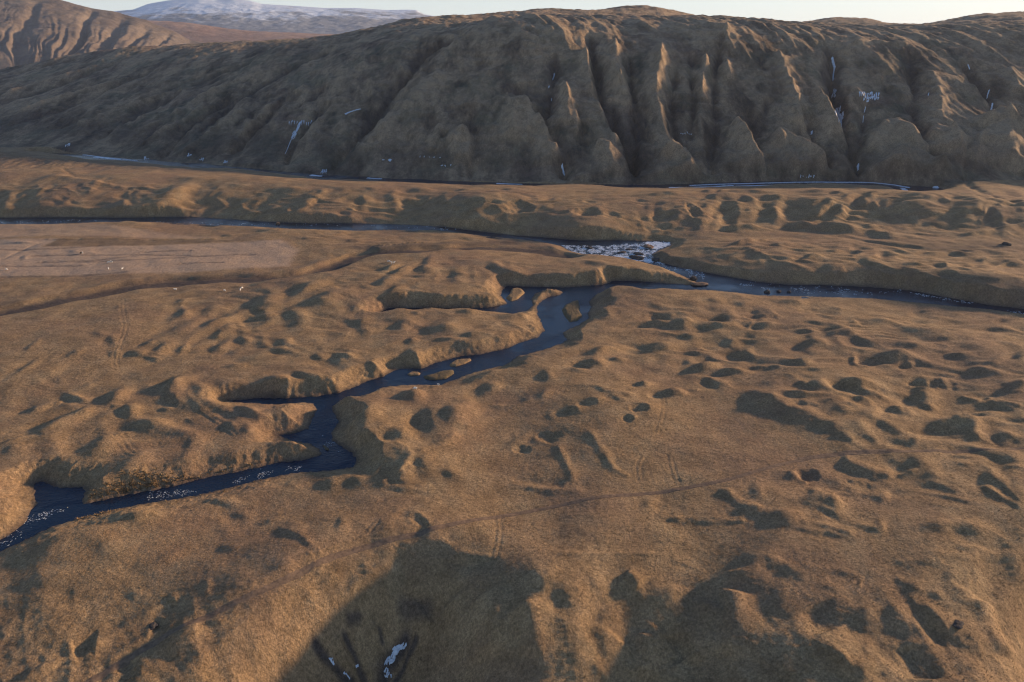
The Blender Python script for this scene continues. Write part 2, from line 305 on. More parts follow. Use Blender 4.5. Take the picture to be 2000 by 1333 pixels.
shade('G', [(860,320,75,40,25,.45),(900,380,40,30,0,.3),(1310,210,110,52,25,.45),(1320,300,50,30,-20,.35),(230,410,80,26,15,.35),(560,320,90,26,-15,.4),(340,540,110,30,22,.4),(620,420,90,26,20,.38),(980,420,60,52,0,.45),
 (1110,560,110,60,15,.28),(700,700,170,80,25,.4),(960,850,130,110,30,.36),(480,900,140,60,-10,.25),(200,900,160,24,0,.3),(60,730,90,60,15,.36),(60,650,90,14,15,.3),(1430,830,90,26,25,.4),(1270,395,50,16,5,.3),(440,185,50,20,0,.25),
 (660,220,60,18,15,.25),(1900,430,110,36,-28,.45),(1780,530,50,26,20,.3),(1340,950,110,34,-5,.35),(1080,1120,0.1,0.1,0,0),(1000,280,110,60,35,-.25),(480,680,90,90,40,-.3),(380,800,70,34,20,-.25),(1550,680,50,90,-40,-.25),(1500,560,110,30,-28,-.2),
 (1700,450,110,30,-28,-.2),(820,390,40,30,0,-.2),(1650,250,130,50,-25,-.3),(1150,880,90,30,0,-.28),(1540,870,110,30,10,-.28),(880,990,110,30,15,-.3),(1280,700,90,90,0,.12),(120,1100,80,100,0,-.15),(1050,1240,160,26,10,.3),(1640,1100,250,40,-12,.4),(700,1250,200,30,15,.3),
 (1850,1230,80,34,0,.35),(270,420,20,20,0,0),(1500,470,60,20,-30,-.15),(900,600,90,10,10,.2)])
shade('H', [(1200,620,120,110,0,.34),(1140,760,100,120,-30,.34),(1500,990,180,80,0,.22),(1300,950,110,60,0,.3),(1760,740,110,150,30,.42),(1880,680,120,110,10,.34),(1560,500,80,28,0,.34),(1440,770,100,44,-5,.34),(1690,1040,70,54,0,.42),(1500,1130,60,100,55,.35),
 (1900,1110,70,34,-10,.4),(1540,1230,150,24,-10,.3),(920,1190,80,60,0,.34),(600,1150,60,40,0,.4),(1150,1150,70,60,0,.25),(1680,1220,90,40,-20,.3),(740,320,90,26,-10,.35),(560,150,80,20,-10,.3),(380,650,110,30,-20,.35),(500,430,130,70,0,.4),(930,420,60,54,0,.32),
 (1310,275,60,46,0,.45),(1600,220,60,62,0,.45),(1220,360,60,60,20,-.34),(1440,290,50,44,0,-.25),(1740,240,60,34,0,-.25),(1100,390,60,50,0,-.2),(480,720,90,44,-20,-.2),(1600,720,60,100,20,-.28),(1700,500,60,70,20,-.25),(1560,860,90,30,-20,-.34),(1350,640,60,40,0,-.15),
 (1540,1090,140,12,36,-.3),(1360,1065,50,20,25,-.35),(1400,470,40,50,0,-.15),(1380,840,60,26,-30,-.35),(750,1150,60,50,0,-.25),(1240,1130,60,30,0,-.2),(820,1150,60,34,-40,-.25),(850,870,80,60,0,.2),(830,600,60,70,-30,-.12)])
shade('I', [(300,300,230,110,18,.22),(640,240,160,80,10,.24),(240,560,190,60,10,.3),(770,300,110,80,0,.22),(1750,300,90,44,10,.38),(1030,650,65,34,0,.38),(1330,690,40,50,60,.42),(1300,840,60,40,20,.4),(700,1050,120,40,28,.4),(1250,1060,220,90,15,.38),(1400,960,110,60,20,.3),
 (900,1120,110,24,28,.35),(200,1270,200,30,20,.38),(500,1200,100,20,25,.3),(700,1290,90,40,20,.3),(1050,1240,50,110,0,.4),(560,640,60,30,0,.2),(1080,450,100,50,0,.2),(1800,110,160,60,-40,-.22),(1400,350,120,40,25,-.25),(1650,570,40,50,-30,-.3),(1200,780,100,40,35,-.28),
 (1050,870,160,30,25,-.2),(930,1200,60,60,30,-.3),(1500,1150,160,60,-20,.2),(1700,1150,200,200,45,-.2),(1680,880,110,30,-5,.25),(950,60,160,22,12,.25),(1900,560,60,40,0,-.15),(980,130,70,30,0,-.15)])
shade('J', [(640,90,50,60,0,.38),(380,230,110,26,-35,.45),(250,170,140,40,-30,.4),(60,90,90,30,10,.35),(830,430,50,34,0,.38),(520,540,90,30,20,.4),(420,420,90,26,20,.3),(360,620,60,24,0,.3),(1190,70,130,34,-35,.45),(1290,60,70,24,-35,.4),(1000,120,0.1,0.1,0,0),
 (1330,170,90,60,20,.36),(1450,300,200,40,-15,.38),(1600,390,250,36,-5,.34),(1400,560,160,110,-30,.3),(1200,560,110,140,10,.34),(1700,850,200,200,0,.22),(1240,760,120,70,0,.4),(350,100,110,50,-35,-.25),(700,130,60,50,0,-.2),(1080,400,60,90,20,-.25),(1050,110,50,60,0,-.25),
 (500,450,30,26,0,-.25),(560,590,60,60,0,-.15),(850,570,200,26,26,-.3),(520,760,190,34,26,-.2),(150,1000,260,90,60,-.3),(350,1000,130,50,50,-.25),(1280,120,60,10,-35,-.3),(440,350,30,60,0,-.25),(1560,690,40,20,0,-.2),(150,430,110,50,20,.2),(1750,200,60,30,0,.1),(1650,470,200,60,-20,-.12)])
shade('K', [(130,550,140,70,10,.34),(400,670,130,80,0,.38),(620,590,60,60,0,.3),(150,780,180,60,-25,.3),(380,880,110,70,0,.34),(100,1000,150,160,0,.26),(900,560,90,90,-40,.3),(1080,900,170,160,10,.36),(950,1150,150,160,0,.28),(1560,600,230,70,20,.34),(1850,420,160,80,10,.42),(1500,850,180,150,30,.3),
 (1750,560,200,60,0,.25),(1650,1100,220,160,0,.2),(1180,1250,160,70,0,-.06),(1900,50,60,30,0,.3),(280,640,60,90,-40,-.25),(330,690,60,30,40,-.2),(1000,560,110,40,-40,-.3),(1150,560,110,110,0,-.15),(1280,620,60,90,0,-.2),(1330,830,60,90,-30,-.25),(820,930,110,130,30,-.3),(650,1080,150,110,40,-.25),
 (560,840,60,110,-20,-.2),(1900,870,110,160,0,-.2),(200,460,200,10,0,-.2),(1000,330,300,8,3,-.2),(1300,400,160,16,-14,.25),(1640,70,300,8,0,-.25),(1640,95,300,10,0,.25),(1260,70,60,20,0,.35)])
shade('L', [(80,60,140,60,-10,.3),(400,160,250,22,-10,.38),(750,120,120,22,-10,.35),(1300,130,160,40,0,.34),(1550,140,130,50,-10,.38),(1600,310,180,26,-5,.4),(80,440,170,40,-20,.35),(470,600,110,26,-12,.3),(480,800,140,80,-30,.42),(700,850,110,90,-40,.36),(1170,760,150,44,-42,.45),(1350,960,180,50,-55,.45),
 (1300,660,70,26,-25,.4),(1100,600,90,44,-10,.34),(1400,520,60,44,0,.3),(1130,1150,70,170,25,.42),(1830,560,150,190,0,.38),(1700,760,110,180,-50,.25),(1850,900,120,110,-40,.35),(400,1150,200,90,0,.22),(100,1150,110,160,0,.2),(750,1080,60,60,0,.3),(920,110,40,60,-60,-.35),(450,20,60,26,0,-.3),(560,130,120,16,-14,-.3),
 (1820,160,130,30,-25,-.28),(1650,480,40,60,20,-.3),(1580,560,30,80,10,-.3),(730,560,18,60,-20,-.35),(960,640,110,60,-40,-.22),(1000,780,160,50,-42,-.25),(1250,950,200,44,-58,-.28),(300,900,60,150,30,-.3),(560,1120,150,44,-40,-.35),(800,1250,90,60,-40,-.3),(1350,850,130,34,-42,-.28),(1560,1050,160,80,-45,-.2),
 (1040,1100,40,120,30,-.25),(1050,520,44,26,-40,-.3),(1900,1000,160,26,-50,-.2),(150,680,60,110,10,-.2)])
shade('M', [(560,40,90,26,-5,.45),(790,15,55,14,0,.4),(480,95,90,20,-10,.35),(250,140,40,26,-40,.35),(980,210,52,22,0,.45),(1430,90,110,30,5,.42),(1670,120,90,20,-5,.45),(1560,200,80,34,-25,.38),(1190,285,90,26,4,.42),(1400,262,50,16,0,.35),(1870,310,110,44,-20,.24),(1930,410,130,34,-10,.2),
 (1900,75,60,14,0,.35),(1500,40,0.1,0.1,0,0),(690,255,60,18,-20,.3),(230,300,60,20,25,.2),(1400,15,0.1,.1,0,0),(1880,1040,60,60,0,.4),(1800,1210,120,34,0,.36),(1750,30,60,20,0,.2),(660,40,30,40,-60,-.25),(1060,205,40,20,-20,-.25),(1070,290,34,18,0,-.25),(1600,60,60,22,0,-.25),(1690,200,50,34,0,-.2),
 (110,620,100,36,25,-.25),(330,430,40,30,-40,-.3),(520,360,20,24,0,-.2),(120,850,14,60,-10,-.25),(1110,1130,50,70,-30,-.34),(1200,1230,40,30,0,-.25),(1240,1275,50,16,0,.35),(1900,1270,40,26,0,-.3),(1960,1240,40,40,0,.3)])
shade('N', [(230,45,80,22,-10,.45),(900,15,180,30,0,.35),(1090,55,40,12,-5,.45),(1200,40,110,18,-10,.4),(1650,110,120,26,-14,.4),(1400,135,90,14,-5,.3),(370,200,90,40,0,.42),(650,205,110,34,0,.45),(830,220,60,16,-5,.35),(250,200,30,16,0,.45),(760,270,110,24,-15,.35),(1170,200,60,24,-5,.45),(1320,210,60,34,0,.42),
 (1190,300,90,60,30,.34),(250,295,140,18,0,.38),(600,360,150,28,-14,.4),(740,350,60,30,-15,.42),(100,440,180,50,-15,.22),(420,510,160,36,-20,.25),(300,440,130,30,-20,.2),(250,370,70,24,-5,.3),(980,400,60,28,-30,.4),(1050,440,60,36,0,.4),(1240,390,60,24,-20,.35),(1700,325,34,14,0,.45),(1880,250,90,40,10,.35),
 (1800,390,240,26,-8,.42),(1330,530,170,36,10,.28),(1450,600,150,44,-5,.26),(980,640,140,44,0,.42),(1800,610,90,60,-20,.42),(1650,450,110,18,0,.3),(340,920,75,44,0,.4),(100,930,90,40,0,.3),(470,960,70,40,0,.3),(640,870,120,30,-22,.38),(1120,850,110,60,0,.36),(1060,920,90,34,0,.34),(600,1020,100,44,0,.42),
 (480,1050,110,16,-5,.4),(300,1130,170,60,0,.38),(80,1240,140,60,0,.3),(1400,1090,250,20,-14,.38),(1850,830,110,80,-30,.36),(1520,775,110,20,-5,.35),(1930,1080,60,110,35,.42),(1500,840,50,16,0,.35),(1700,950,60,50,0,.25),(800,1090,90,34,0,.25),(1280,1000,100,24,-10,.25),
 (60,310,60,20,0,-.28),(690,30,24,34,0,-.34),(480,210,60,16,-30,-.3),(870,430,50,70,-30,-.34),(940,240,40,24,-30,-.3),(1220,235,70,10,-20,-.25),(900,340,110,16,-22,-.25),(1640,580,44,80,0,-.38),(1560,490,90,20,-14,-.28),(1180,640,44,40,0,-.25),(860,660,40,24,0,-.25),(220,930,40,34,0,-.3),(540,1110,40,70,20,-.34),
 (420,1050,90,14,-14,-.3),(800,890,170,24,-26,-.3),(1760,930,40,100,40,-.28),(1800,1060,110,24,-40,-.25),(1860,640,90,24,-34,-.25),(1340,910,60,50,-30,-.25),(1500,1030,70,26,-20,-.22),(940,1080,40,50,-40,-.34),(780,1030,40,30,0,-.22),(900,1280,40,40,0,-.3),(1900,920,110,10,-22,-.25),(330,340,100,16,-8,-.2),(1800,480,130,24,-20,-.15)])
# terrace ridge beyond the river
shade('R', [(640,155,130,9,-3,.22),(850,160,90,9,-3,.2),(1240,170,100,10,0,.3),(1600,170,60,8,0,.35),(1700,140,110,10,0,.25),(1950,160,50,12,0,.3),(1100,480,100,12,0,.32),(1180,515,100,10,-4,.3),(640,495,60,9,4,.3),(380,550,60,8,0,.3),(540,535,90,7,0,.25),(720,565,60,10,0,.3),(960,540,60,8,0,.25),(60,485,80,8,0,.25),
 (240,605,60,10,0,.15),(110,185,60,8,0,-.2),(480,235,110,22,20,-.34),(350,150,120,14,0,-.3),(30,330,60,18,10,-.4),(60,320,50,10,0,.4),(1110,250,44,50,-30,-.35),(1500,260,34,50,-30,-.35),(1080,400,0.1,.1,0,0),(1750,330,110,14,-12,-.2),(1850,180,110,12,0,-.15),(820,270,70,24,20,.15),(1330,710,44,22,15,.35),(1030,780,60,14,20,.35),(1100,800,80,16,28,.35)], amp=1.15)
shade('Q', [(110,460,110,26,22,-.5),(990,490,44,50,-30,-.5),(340,372,60,10,16,-.4),(640,275,170,20,-5,-.34),(780,310,60,16,30,-.3),(1450,390,130,36,15,-.42),(740,372,50,12,0,-.38),(900,330,170,8,-8,-.25),(1150,345,250,8,-2,-.25),(1900,325,80,6,0,-.3),(1920,505,50,10,-20,-.4),(1400,290,190,20,0,.2),(500,500,200,30,0,.2),(1700,450,160,26,0,.2),
 (1200,480,160,24,0,.2),(600,400,190,26,0,.2),(300,290,220,18,12,.15),(1750,722,60,8,0,.35),(110,785,110,10,0,.3),(180,890,40,10,12,.35),(560,848,40,8,0,.3),(700,860,50,7,0,.2),(380,660,40,6,0,.2),(250,695,40,6,0,.2),(1100,820,40,5,0,.15),(1600,805,50,6,0,.15)], amp=1.15)
shade('S', [(630,220,70,14,0,.35),(770,220,40,10,0,.35),(1050,225,240,13,-2,.32),(700,275,130,16,4,.36),(1300,290,150,16,-4,.36),(1000,305,70,10,0,.36),(200,250,180,14,0,.28),(1650,230,160,16,0,.28),(1910,240,60,14,0,.35),(180,430,60,50,0,.25),(900,440,110,60,-25,.42),(1600,400,180,60,0,.42),(1890,440,90,40,15,.42),(300,440,130,60,0,.3),
 (500,500,150,34,-14,.3),(540,410,60,18,-14,.5),(700,440,50,110,-42,-.45),(780,510,44,60,-20,-.4),(1130,440,70,80,-20,-.34),(1380,400,70,70,0,-.4),(1080,270,80,16,-14,-.3),(1900,360,120,34,20,-.45),(1300,440,40,24,-10,.4),(1330,500,80,20,-6,.34),(1000,590,210,16,0,.42),(1600,580,200,18,-3,.42),(850,595,70,14,0,.4),(1860,600,200,26,-4,.42),
 (1000,720,190,10,12,.3),(400,585,80,7,0,.25),(1840,550,60,14,-10,-.25),(1450,150,10,1,0,0),(900,350,80,24,-30,.3),(40,560,60,20,-20,-.3),(140,620,50,20,0,.28),(60,420,60,60,0,.2)], amp=1.15)
shade('T', [(900,300,230,30,0,.32),(720,400,250,44,-5,.34),(1000,440,220,44,-12,.32),(1380,440,120,60,10,.42),(1750,470,110,60,-30,.4),(1940,370,90,60,-20,.36),(230,300,70,14,5,.35),(420,320,110,34,25,.36),(150,440,100,36,15,.36),(560,320,60,24,-35,-.3),(220,350,150,26,22,-.4),(1630,450,30,44,-40,-.5),(1740,390,90,26,-20,-.34),(100,555,80,14,-5,-.25),
 (700,590,60,20,0,-.15),(200,610,180,22,-7,.4),(580,660,180,28,-8,.4),(450,580,80,16,0,.34),(960,600,70,10,-4,.3),(860,680,110,14,-5,.3),(1440,650,200,18,5,.3),(1050,690,100,12,-12,-.2),(900,580,120,12,-8,-.2),(1200,610,240,10,-4,-.2),(520,570,110,14,-14,-.2),(700,550,130,10,-10,-.2),(1900,250,100,34,-15,.2),(1760,300,240,8,-7,-.25),(1540,270,200,8,-4,.25),
 (340,200,90,10,0,.3),(700,730,250,14,-8,.25),(1050,300,60,20,0,.2)], amp=1.15)
crater('B', [(435,1192,68,14,4.5),(738,1190,72,14,5),(1030,1202,75,15,5),(1440,1235,80,16,5),(1560,1245,60,12,3),(1880,1262,70,14,5)])
crater('M', [(905,465,42,22,1.6),(1000,395,70,30,1.8),(80,715,60,34,1.8),(290,615,85,36,2.0),(600,345,65,24,1.4),(455,405,45,22,1.3)])
crater('N', [(1170,205,60,26,1.6),(1320,212,60,30,1.6),(250,365,90,34,1.2),(300,920,90,40,2.0),(700,1010,110,40,2.0)])
crater('F', [(1420,660,60,28,2.0),(850,622,75,18,1.6),(460,640,70,34,1.8),(1540,1050,50,24,1.5),(70,40,34,20,5)])
crater('E', [(1430,925,80,30,1.6),(440,1160,0.5,.5,0),(1850,645,60,14,1.4)])
crater('H', [(1440,790,110,44,1.2)])
# earth banks, old tracks and ditches
for z, pts, w, h in [
 ('E',[(700,1328),(860,1245),(1000,1190),(1160,1125),(1250,1070)],1.6,1.0),('E',[(1285,1060),(1450,1052),(1540,1070),(1600,1102),(1750,1116)],1.1,.7),('M',[(590,545),(700,730),(790,860),(860,900),(960,925)],1.0,.75),
 ('M',[(340,670),(420,820),(480,960),(490,990)],.9,.7),('M',[(-40,985),(200,1022),(400,1038),(600,1042)],1.3,.8),('M',[(-20,960),(200,985),(420,1005)],1.6,-.8),('M',[(1340,1262),(1620,1255),(1850,1258)],.8,.7),('M',[(1650,1010),(1720,1100),(1850,1150),(1980,1165)],1.2,1.1),
 ('H',[(1650,945),(1540,1050),(1440,1130),(1350,1200)],1.0,.9),('H',[(1620,1030),(1500,1180)],1.6,.8),('H',[(1650,940),(1800,890),(1900,850),(1990,790)],1.2,.9),('H',[(1310,790),(1350,850),(1480,880),(1560,930),(1650,945)],1.2,.7),
 ('J',[(1100,0),(1230,60),(1330,120),(1340,140)],1.2,-1.0),('J',[(1180,0),(1290,40),(1370,100)],.8,.6),('L',[(230,75),(450,100),(700,160)],1.0,.8),('L',[(1200,330),(1370,335),(1500,345),(1980,345)],.8,.6),('L',[(980,390),(1340,385),(1400,400)],.7,.5),('L',[(250,430),(600,465),(730,510)],.7,.5),
 ('K',[(250,335),(700,340),(1000,325),(1200,335)],.7,.5),('N',[(1650,980),(1800,1080),(1990,1180)],1.0,1.0),('N',[(1690,830),(1780,930),(1880,1040),(1990,1160)],1.4,1.2),('N',[(100,285),(400,272),(640,295),(850,345)],1.0,.8),('N',[(300,1030),(420,1070),(520,1110),(550,1170),(480,1230)],2.0,1.4),
 ('N',[(560,795),(700,820),(840,890),(990,950)],2.0,1.4),('N',[(1400,490),(1560,510),(1630,560),(1650,660)],2.2,1.6),('N',[(190,890),(210,940),(320,980)],1.2,1.0),('N',[(580,570),(620,620),(680,640)],1.2,.8),('N',[(660,20),(680,60),(740,75),(980,50)],.9,.8),('N',[(1110,200),(1180,220),(1250,250)],.8,.7),
 ('N',[(1500,300),(1660,345)],.9,.7),('N',[(1720,365),(1860,365),(1990,400)],1.0,.8),('F',[(1000,675),(1060,720)],1.0,.9),('F',[(380,730),(420,700),(390,650)],1.0,.9),('F',[(1000,890),(1030,940),(1100,945)],1.1,.9),('F',[(1330,1042),(1400,1080),(1480,1090)],.9,.8),
 ('G',[(0,580),(250,590),(330,610)],.7,-.4),('G',[(1450,240),(1480,310),(1600,420),(1800,500),(1850,600)],.8,.4),('G',[(1160,500),(1400,570),(1560,640),(1540,700),(1440,790),(1330,850)],2.2,1.2),('G',[(1540,290),(1700,370),(1830,430),(1990,500)],1.8,1.0),('G',[(430,345),(560,370),(640,395)],1.4,.8),
 ('D',[(740,850),(850,885),(950,905)],1.0,.7),('D',[(1320,1150),(1500,1160),(1720,1150)],1.0,.6),('F',[(360,250),(480,285),(560,340),(660,350),(800,400)],1.6,1.0),('F',[(1080,340),(1250,385),(1420,430),(1600,440)],1.6,1.2),('F',[(700,120),(500,180),(350,230)],0.1,0),('F',[(830,160),(1100,210),(1350,260)],1.5,-.6),
 ('T',[(1450,90),(1460,140),(1580,220),(1750,290),(1990,330)],2.5,-2.5),('T',[(0,640),(350,680),(700,740),(1000,790),(1300,800)],2.0,-1.2),('Q',[(0,920),(150,840),(340,770)],1.2,-.5),('Q',[(480,190),(560,250),(640,275)],1.5,-.8),
 ('L',[(340,900),(420,1010),(520,1070),(640,1170),(740,1240),(830,1330)],3.0,1.6),('L',[(900,720),(1050,830),(1200,900),(1290,1000),(1400,1130),(1500,1300)],2.6,1.6),('L',[(1190,700),(1300,830),(1450,930),(1600,1040),(1720,1130)],2.0,1.5),('L',[(1560,600),(1560,720),(1540,860),(1640,960),(1750,1120)],3,1.5),
 ('L',[(1120,720),(1230,850),(1330,1000),(1450,1170),(1560,1320)],3.0,-2.0),('L',[(330,730),(430,840),(520,930)],3.5,-2.0),('L',[(1080,1040),(1160,1180),(1240,1330)],3,-2.0),
 ('K',[(880,480),(960,550),(1010,600)],1.6,1.2),('K',[(840,650),(620,810),(590,900)],.8,-.5),('K',[(600,900),(640,1060),(720,1180)],1.6,-1.0),('K',[(1250,560),(1290,700),(1360,800),(1350,890),(1270,940)],2.4,1.6),('K',[(850,960),(830,1060),(780,1170),(700,1330)],3.0,1.2),('K',[(1200,960),(1130,1060),(1100,1330)],3.5,1.6),
 ('K',[(1250,960),(1280,1080),(1330,1170)],2.0,-1.5),('J',[(1130,430),(1040,530),(840,650),(640,790),(520,880),(380,1060),(260,1200),(200,1330)],2.6,1.6),('J',[(700,1000),(780,1130),(800,1230),(850,1330)],1.2,-1.2),('J',[(480,1070),(560,1150),(650,1250),(750,1330)],1.6,-1.6),('J',[(1170,1030),(1060,1120),(1010,1220),(1000,1330)],2.0,-2.0),
 ('J',[(1250,1040),(1200,1120),(1120,1220),(1080,1330)],1.4,-1.2),('J',[(980,940),(990,1030)],1.0,-.8),('I',[(1440,1330),(1530,1200),(1620,1110),(1800,960),(1990,820)],1.2,.8),('I',[(1010,1150),(1010,1330)],1.6,-1.2),('I',[(1160,890),(1290,860),(1340,800),(1320,700)],2.0,-1.3),('I',[(560,1080),(620,1050),(760,1010)],1.8,-1.3),
]:
    if w > .3: line(z, pts, w * 1.25 + .2, h * .55)
def twin(z, pts, gap=1.5, w=0.4, h=-0.11):
    p = smooth(hit(zp(z, pts))); t = np.gradient(p, axis=0); nrm = np.stack([-t[:,1], t[:,0]], 1); nrm /= np.hypot(*nrm.T)[:, None] + 1e-9
    for s in (-1, 1): line(None, None, w, h, world=p + nrm * s * gap / 2, taper=.05)
for z, pts in [('D',[(715,540),(715,640),(740,720),(680,850),(670,930),(695,980)]),('G',[(700,560),(860,600),(940,680),(1000,760),(1100,790)]),('G',[(860,560),(960,600),(1010,700),(1080,760)]),('G',[(120,190),(300,235),(470,260),(700,250)]),('G',[(1580,420),(1700,500),(1840,600)]),
               ('J',[(1060,250),(1200,330),(1400,460),(1500,600)]),('J',[(950,60),(850,190),(700,270)]),('M',[(1230,740),(1260,880),(1300,990)]),('M',[(1030,750),(980,850),(1010,970)]),('M',[(1180,300),(1180,440),(1130,580)]),('N',[(560,740),(800,760),(1150,730)]),('J',[(1890,40),(1900,200),(1850,400)]),('J',[(400,300),(500,420),(200,640)])]:
    twin(z, pts)
trk = smooth(hit([(150,1345),(240,1290),(300,1252),(380,1215),(450,1180),(520,1148),(580,1118),(640,1088),(700,1068),(770,1052),(850,1036)]), 3)
line(None, None, 1.5, -.3, world=trk, taper=.05)
for s_ in (-1, 1):
    tn = np.gradient(trk, axis=0); nn_ = np.stack([-tn[:,1], tn[:,0]], 1); nn_ /= np.hypot(*nn_.T)[:, None] + 1e-9
    line(None, None, .9, .2, world=trk + nn_ * s_ * 2.6, taper=.05)
# old river channel across the left meadow
CHAN = [('W',[(-60,622),(0,606),(100,588),(200,568),(300,551),(400,545),(520,541),(600,533),(650,515),(700,497),(760,489),(850,484),(960,484),(1060,490),(1110,498)])]
ch = smooth(hit(zp(*CHAN[0])))
line(None, None, 7.5, -3.0, power=4, taper=0, world=ch)
for z, pts, w, h in [('D',[(850,450),(1000,452),(1100,450)],4,-1.8),('W',[(640,500),(700,490),(740,484)],5,-1.0),('D',[(300,560),(500,500),(700,460),(850,440)],5,1.0)]: line(z, pts, w, h)
# meadow furrows and the field's edge
for pts in [[(0,835),(340,835),(800,800)],[(250,878),(600,875),(1000,872),(1500,876)],[(600,930),(1000,920),(1500,885),(2000,868)],[(300,928),(640,926),(1080,880)],[(0,962),(400,958),(640,960)],[(1400,945),(1750,935)],[(0,1045),(560,1042),(1000,1010)],[(1100,850),(1500,840)]]:
    line('Q', pts, 1.5, -.32, taper=.05)
line('Q', [(350,752),(900,750),(1700,746)], 1.2, .5, taper=.02)
# gullies (negative) and spurs (positive) of the hillside
for z, pts, w, h in [
 ('B',[(1450,170),(1470,270),(1485,400),(1510,500),(1515,580),(1570,660),(1640,760),(1690,880),(1740,1060)],9,-13),('B',[(1250,280),(1250,420),(1235,520),(1220,640),(1190,700),(1230,800),(1280,880),(1300,960),(1310,1070)],8,-9),
 ('B',[(750,180),(560,260),(440,320),(420,400),(330,490),(260,580),(200,670),(110,780),(0,880),(-80,960),(-120,1010)],10,-12),('B',[(1690,300),(1680,400),(1700,520),(1740,650),(1730,780),(1700,880),(1740,1050)],8,-9),
 ('B',[(1960,380),(1930,560),(1940,700),(1960,800),(2010,880),(2090,980),(2180,1060)],8,-9),('B',[(1030,480),(1080,560),(1120,640),(1190,700)],7,-7),('B',[(770,640),(745,720),(790,820),(765,950),(745,1050)],6,-6),('B',[(1580,560),(1600,700),(1590,820)],8,-6),
 ('B',[(620,770),(560,850),(540,950)],5,-4),('B',[(1380,640),(1410,760),(1420,860)],6,-6),('B',[(1100,760),(1110,880),(1100,1000)],5,-4),('B',[(1780,640),(1790,740)],5,-5),
 ('B',[(1420,280),(1445,400),(1460,560),(1530,700),(1600,830),(1690,940),(1730,1040)],11,7),('B',[(1600,250),(1590,400),(1630,520),(1735,650)],10,6),('B',[(1875,245),(1862,380),(1830,560),(1860,680),(1900,830),(1960,930),(1995,1010)],12,7),
 ('B',[(1290,470),(1320,560),(1330,640),(1390,710),(1370,820)],8,6),('B',[(1060,570),(1110,660),(1180,740),(1265,850),(1250,940)],9,8),('B',[(960,540),(1000,640),(1015,720),(1000,850)],9,5),('B',[(725,740),(670,830),(640,870)],8,4),('B',[(725,740),(760,860),(740,960)],6,3),
 ('B',[(580,740),(540,830),(530,900)],8,4),('B',[(1000,100),(850,170),(700,240),(600,300)],14,3),('B',[(1000,100),(1120,140),(1260,210),(1340,270)],14,3),('B',[(1480,870),(1600,940),(1690,990)],7,5),('B',[(1880,980),(1900,940),(1960,960),(2010,1010)],7,5),
 ('B',[(600,400),(500,520),(350,680),(200,820),(50,960)],16,5),('B',[(870,400),(800,560),(760,640)],12,4),
 ('C',[(250,170),(235,280),(200,400),(190,550),(210,700),(190,830),(165,930),(210,1060)],9,-9),('C',[(60,300),(70,520),(85,640),(60,750),(90,850)],7,-7),('C',[(830,230),(870,290),(900,330),(890,470),(900,560),(910,620),(950,760),(1020,880),(1040,1000),(1050,1060)],9,-13),
 ('C',[(1350,280),(1340,400),(1370,520),(1360,640),(1400,760),(1420,870),(1500,950),(1600,1010)],9,-9),('C',[(1640,340),(1700,420),(1780,520),(1830,640),(1900,720),(2010,810)],8,-8),('C',[(1080,590),(1070,680),(1060,760),(1020,880)],7,-6),('C',[(1790,750),(1700,850),(1650,900),(1660,1000),(1690,1060)],8,-7),
 ('C',[(400,640),(440,800),(440,930),(520,1050)],8,-7),('C',[(720,650),(760,780),(830,900),(880,1010)],8,-8),('C',[(500,560),(490,700),(440,790)],7,-5),('C',[(1200,420),(1220,540)],7,-4),
 ('C',[(150,300),(130,480),(100,640),(110,800),(190,900)],9,5),('C',[(310,720),(350,820),(400,930),(500,1040)],10,9),('C',[(540,780),(600,830),(700,900),(850,1010)],11,9),('C',[(780,520),(850,700),(950,800),(1000,870)],8,6),('C',[(990,550),(970,640),(990,760)],7,5),
 ('C',[(1235,710),(1330,830),(1450,950),(1560,1030)],10,6),('C',[(1235,710),(1150,800),(1080,900)],9,5),('C',[(1560,790),(1610,880),(1630,960)],10,6),('C',[(1830,650),(1900,760),(2010,870)],8,9),('C',[(1820,700),(1760,800),(1720,900),(1700,1000)],9,6),
 ('C',[(270,140),(255,230),(260,330),(280,500)],11,7),('C',[(560,300),(600,420),(640,540)],10,4),('C',[(1050,620),(1040,560),(980,520)],6,3),('C',[(1350,280),(1230,260),(1050,260),(900,300)],9,3),('C',[(850,240),(600,300),(500,330)],8,-2),
 ('C',[(640,500),(640,640),(680,780)],9,5),('C',[(1450,420),(1500,560),(1520,700)],12,5),('C',[(1900,420),(1980,560)],12,5),
 ('A',[(1530,330),(1100,480),(700,680),(380,810)],14,-6),('A',[(1380,550),(1150,680),(1000,830),(880,930)],10,-7),('A',[(1720,510),(1560,680),(1420,820),(1330,910)],10,-8),('A',[(720,345),(450,450),(150,550),(-60,620)],12,-6),('A',[(900,400),(600,530),(300,660),(-60,750)],12,-6),
 ('A',[(1060,530),(800,660),(560,790),(490,860)],10,-6),('A',[(1920,590),(1800,720),(1680,870),(1650,970)],10,-8),('A',[(470,330),(200,400),(-40,450)],10,-5),('A',[(1260,400),(900,540),(600,660),(230,770)],11,-5),('A',[(1990,270),(1750,360),(1500,500),(1300,640),(1100,800)],11,-6),('A',[(1900,500),(1700,640)],8,-5),
 ('A',[(1600,400),(1300,520),(1000,680),(760,820)],11,5),('A',[(1150,480),(800,600),(400,760)],11,4),('A',[(800,440),(400,570),(50,680)],12,5),('A',[(1850,480),(1600,600),(1450,760),(1300,900)],11,6),('A',[(1450,640),(1200,800),(1050,920)],10,5),('A',[(600,380),(300,470),(0,570)],11,4),('A',[(2000,560),(1800,780),(1720,900)],10,4),
 ('A',[(1230,600),(1000,760),(800,860)],9,4)]:
    line(z, pts, w, h * 1.1, power=1.1 if h < 0 else 1.2, taper=.12)
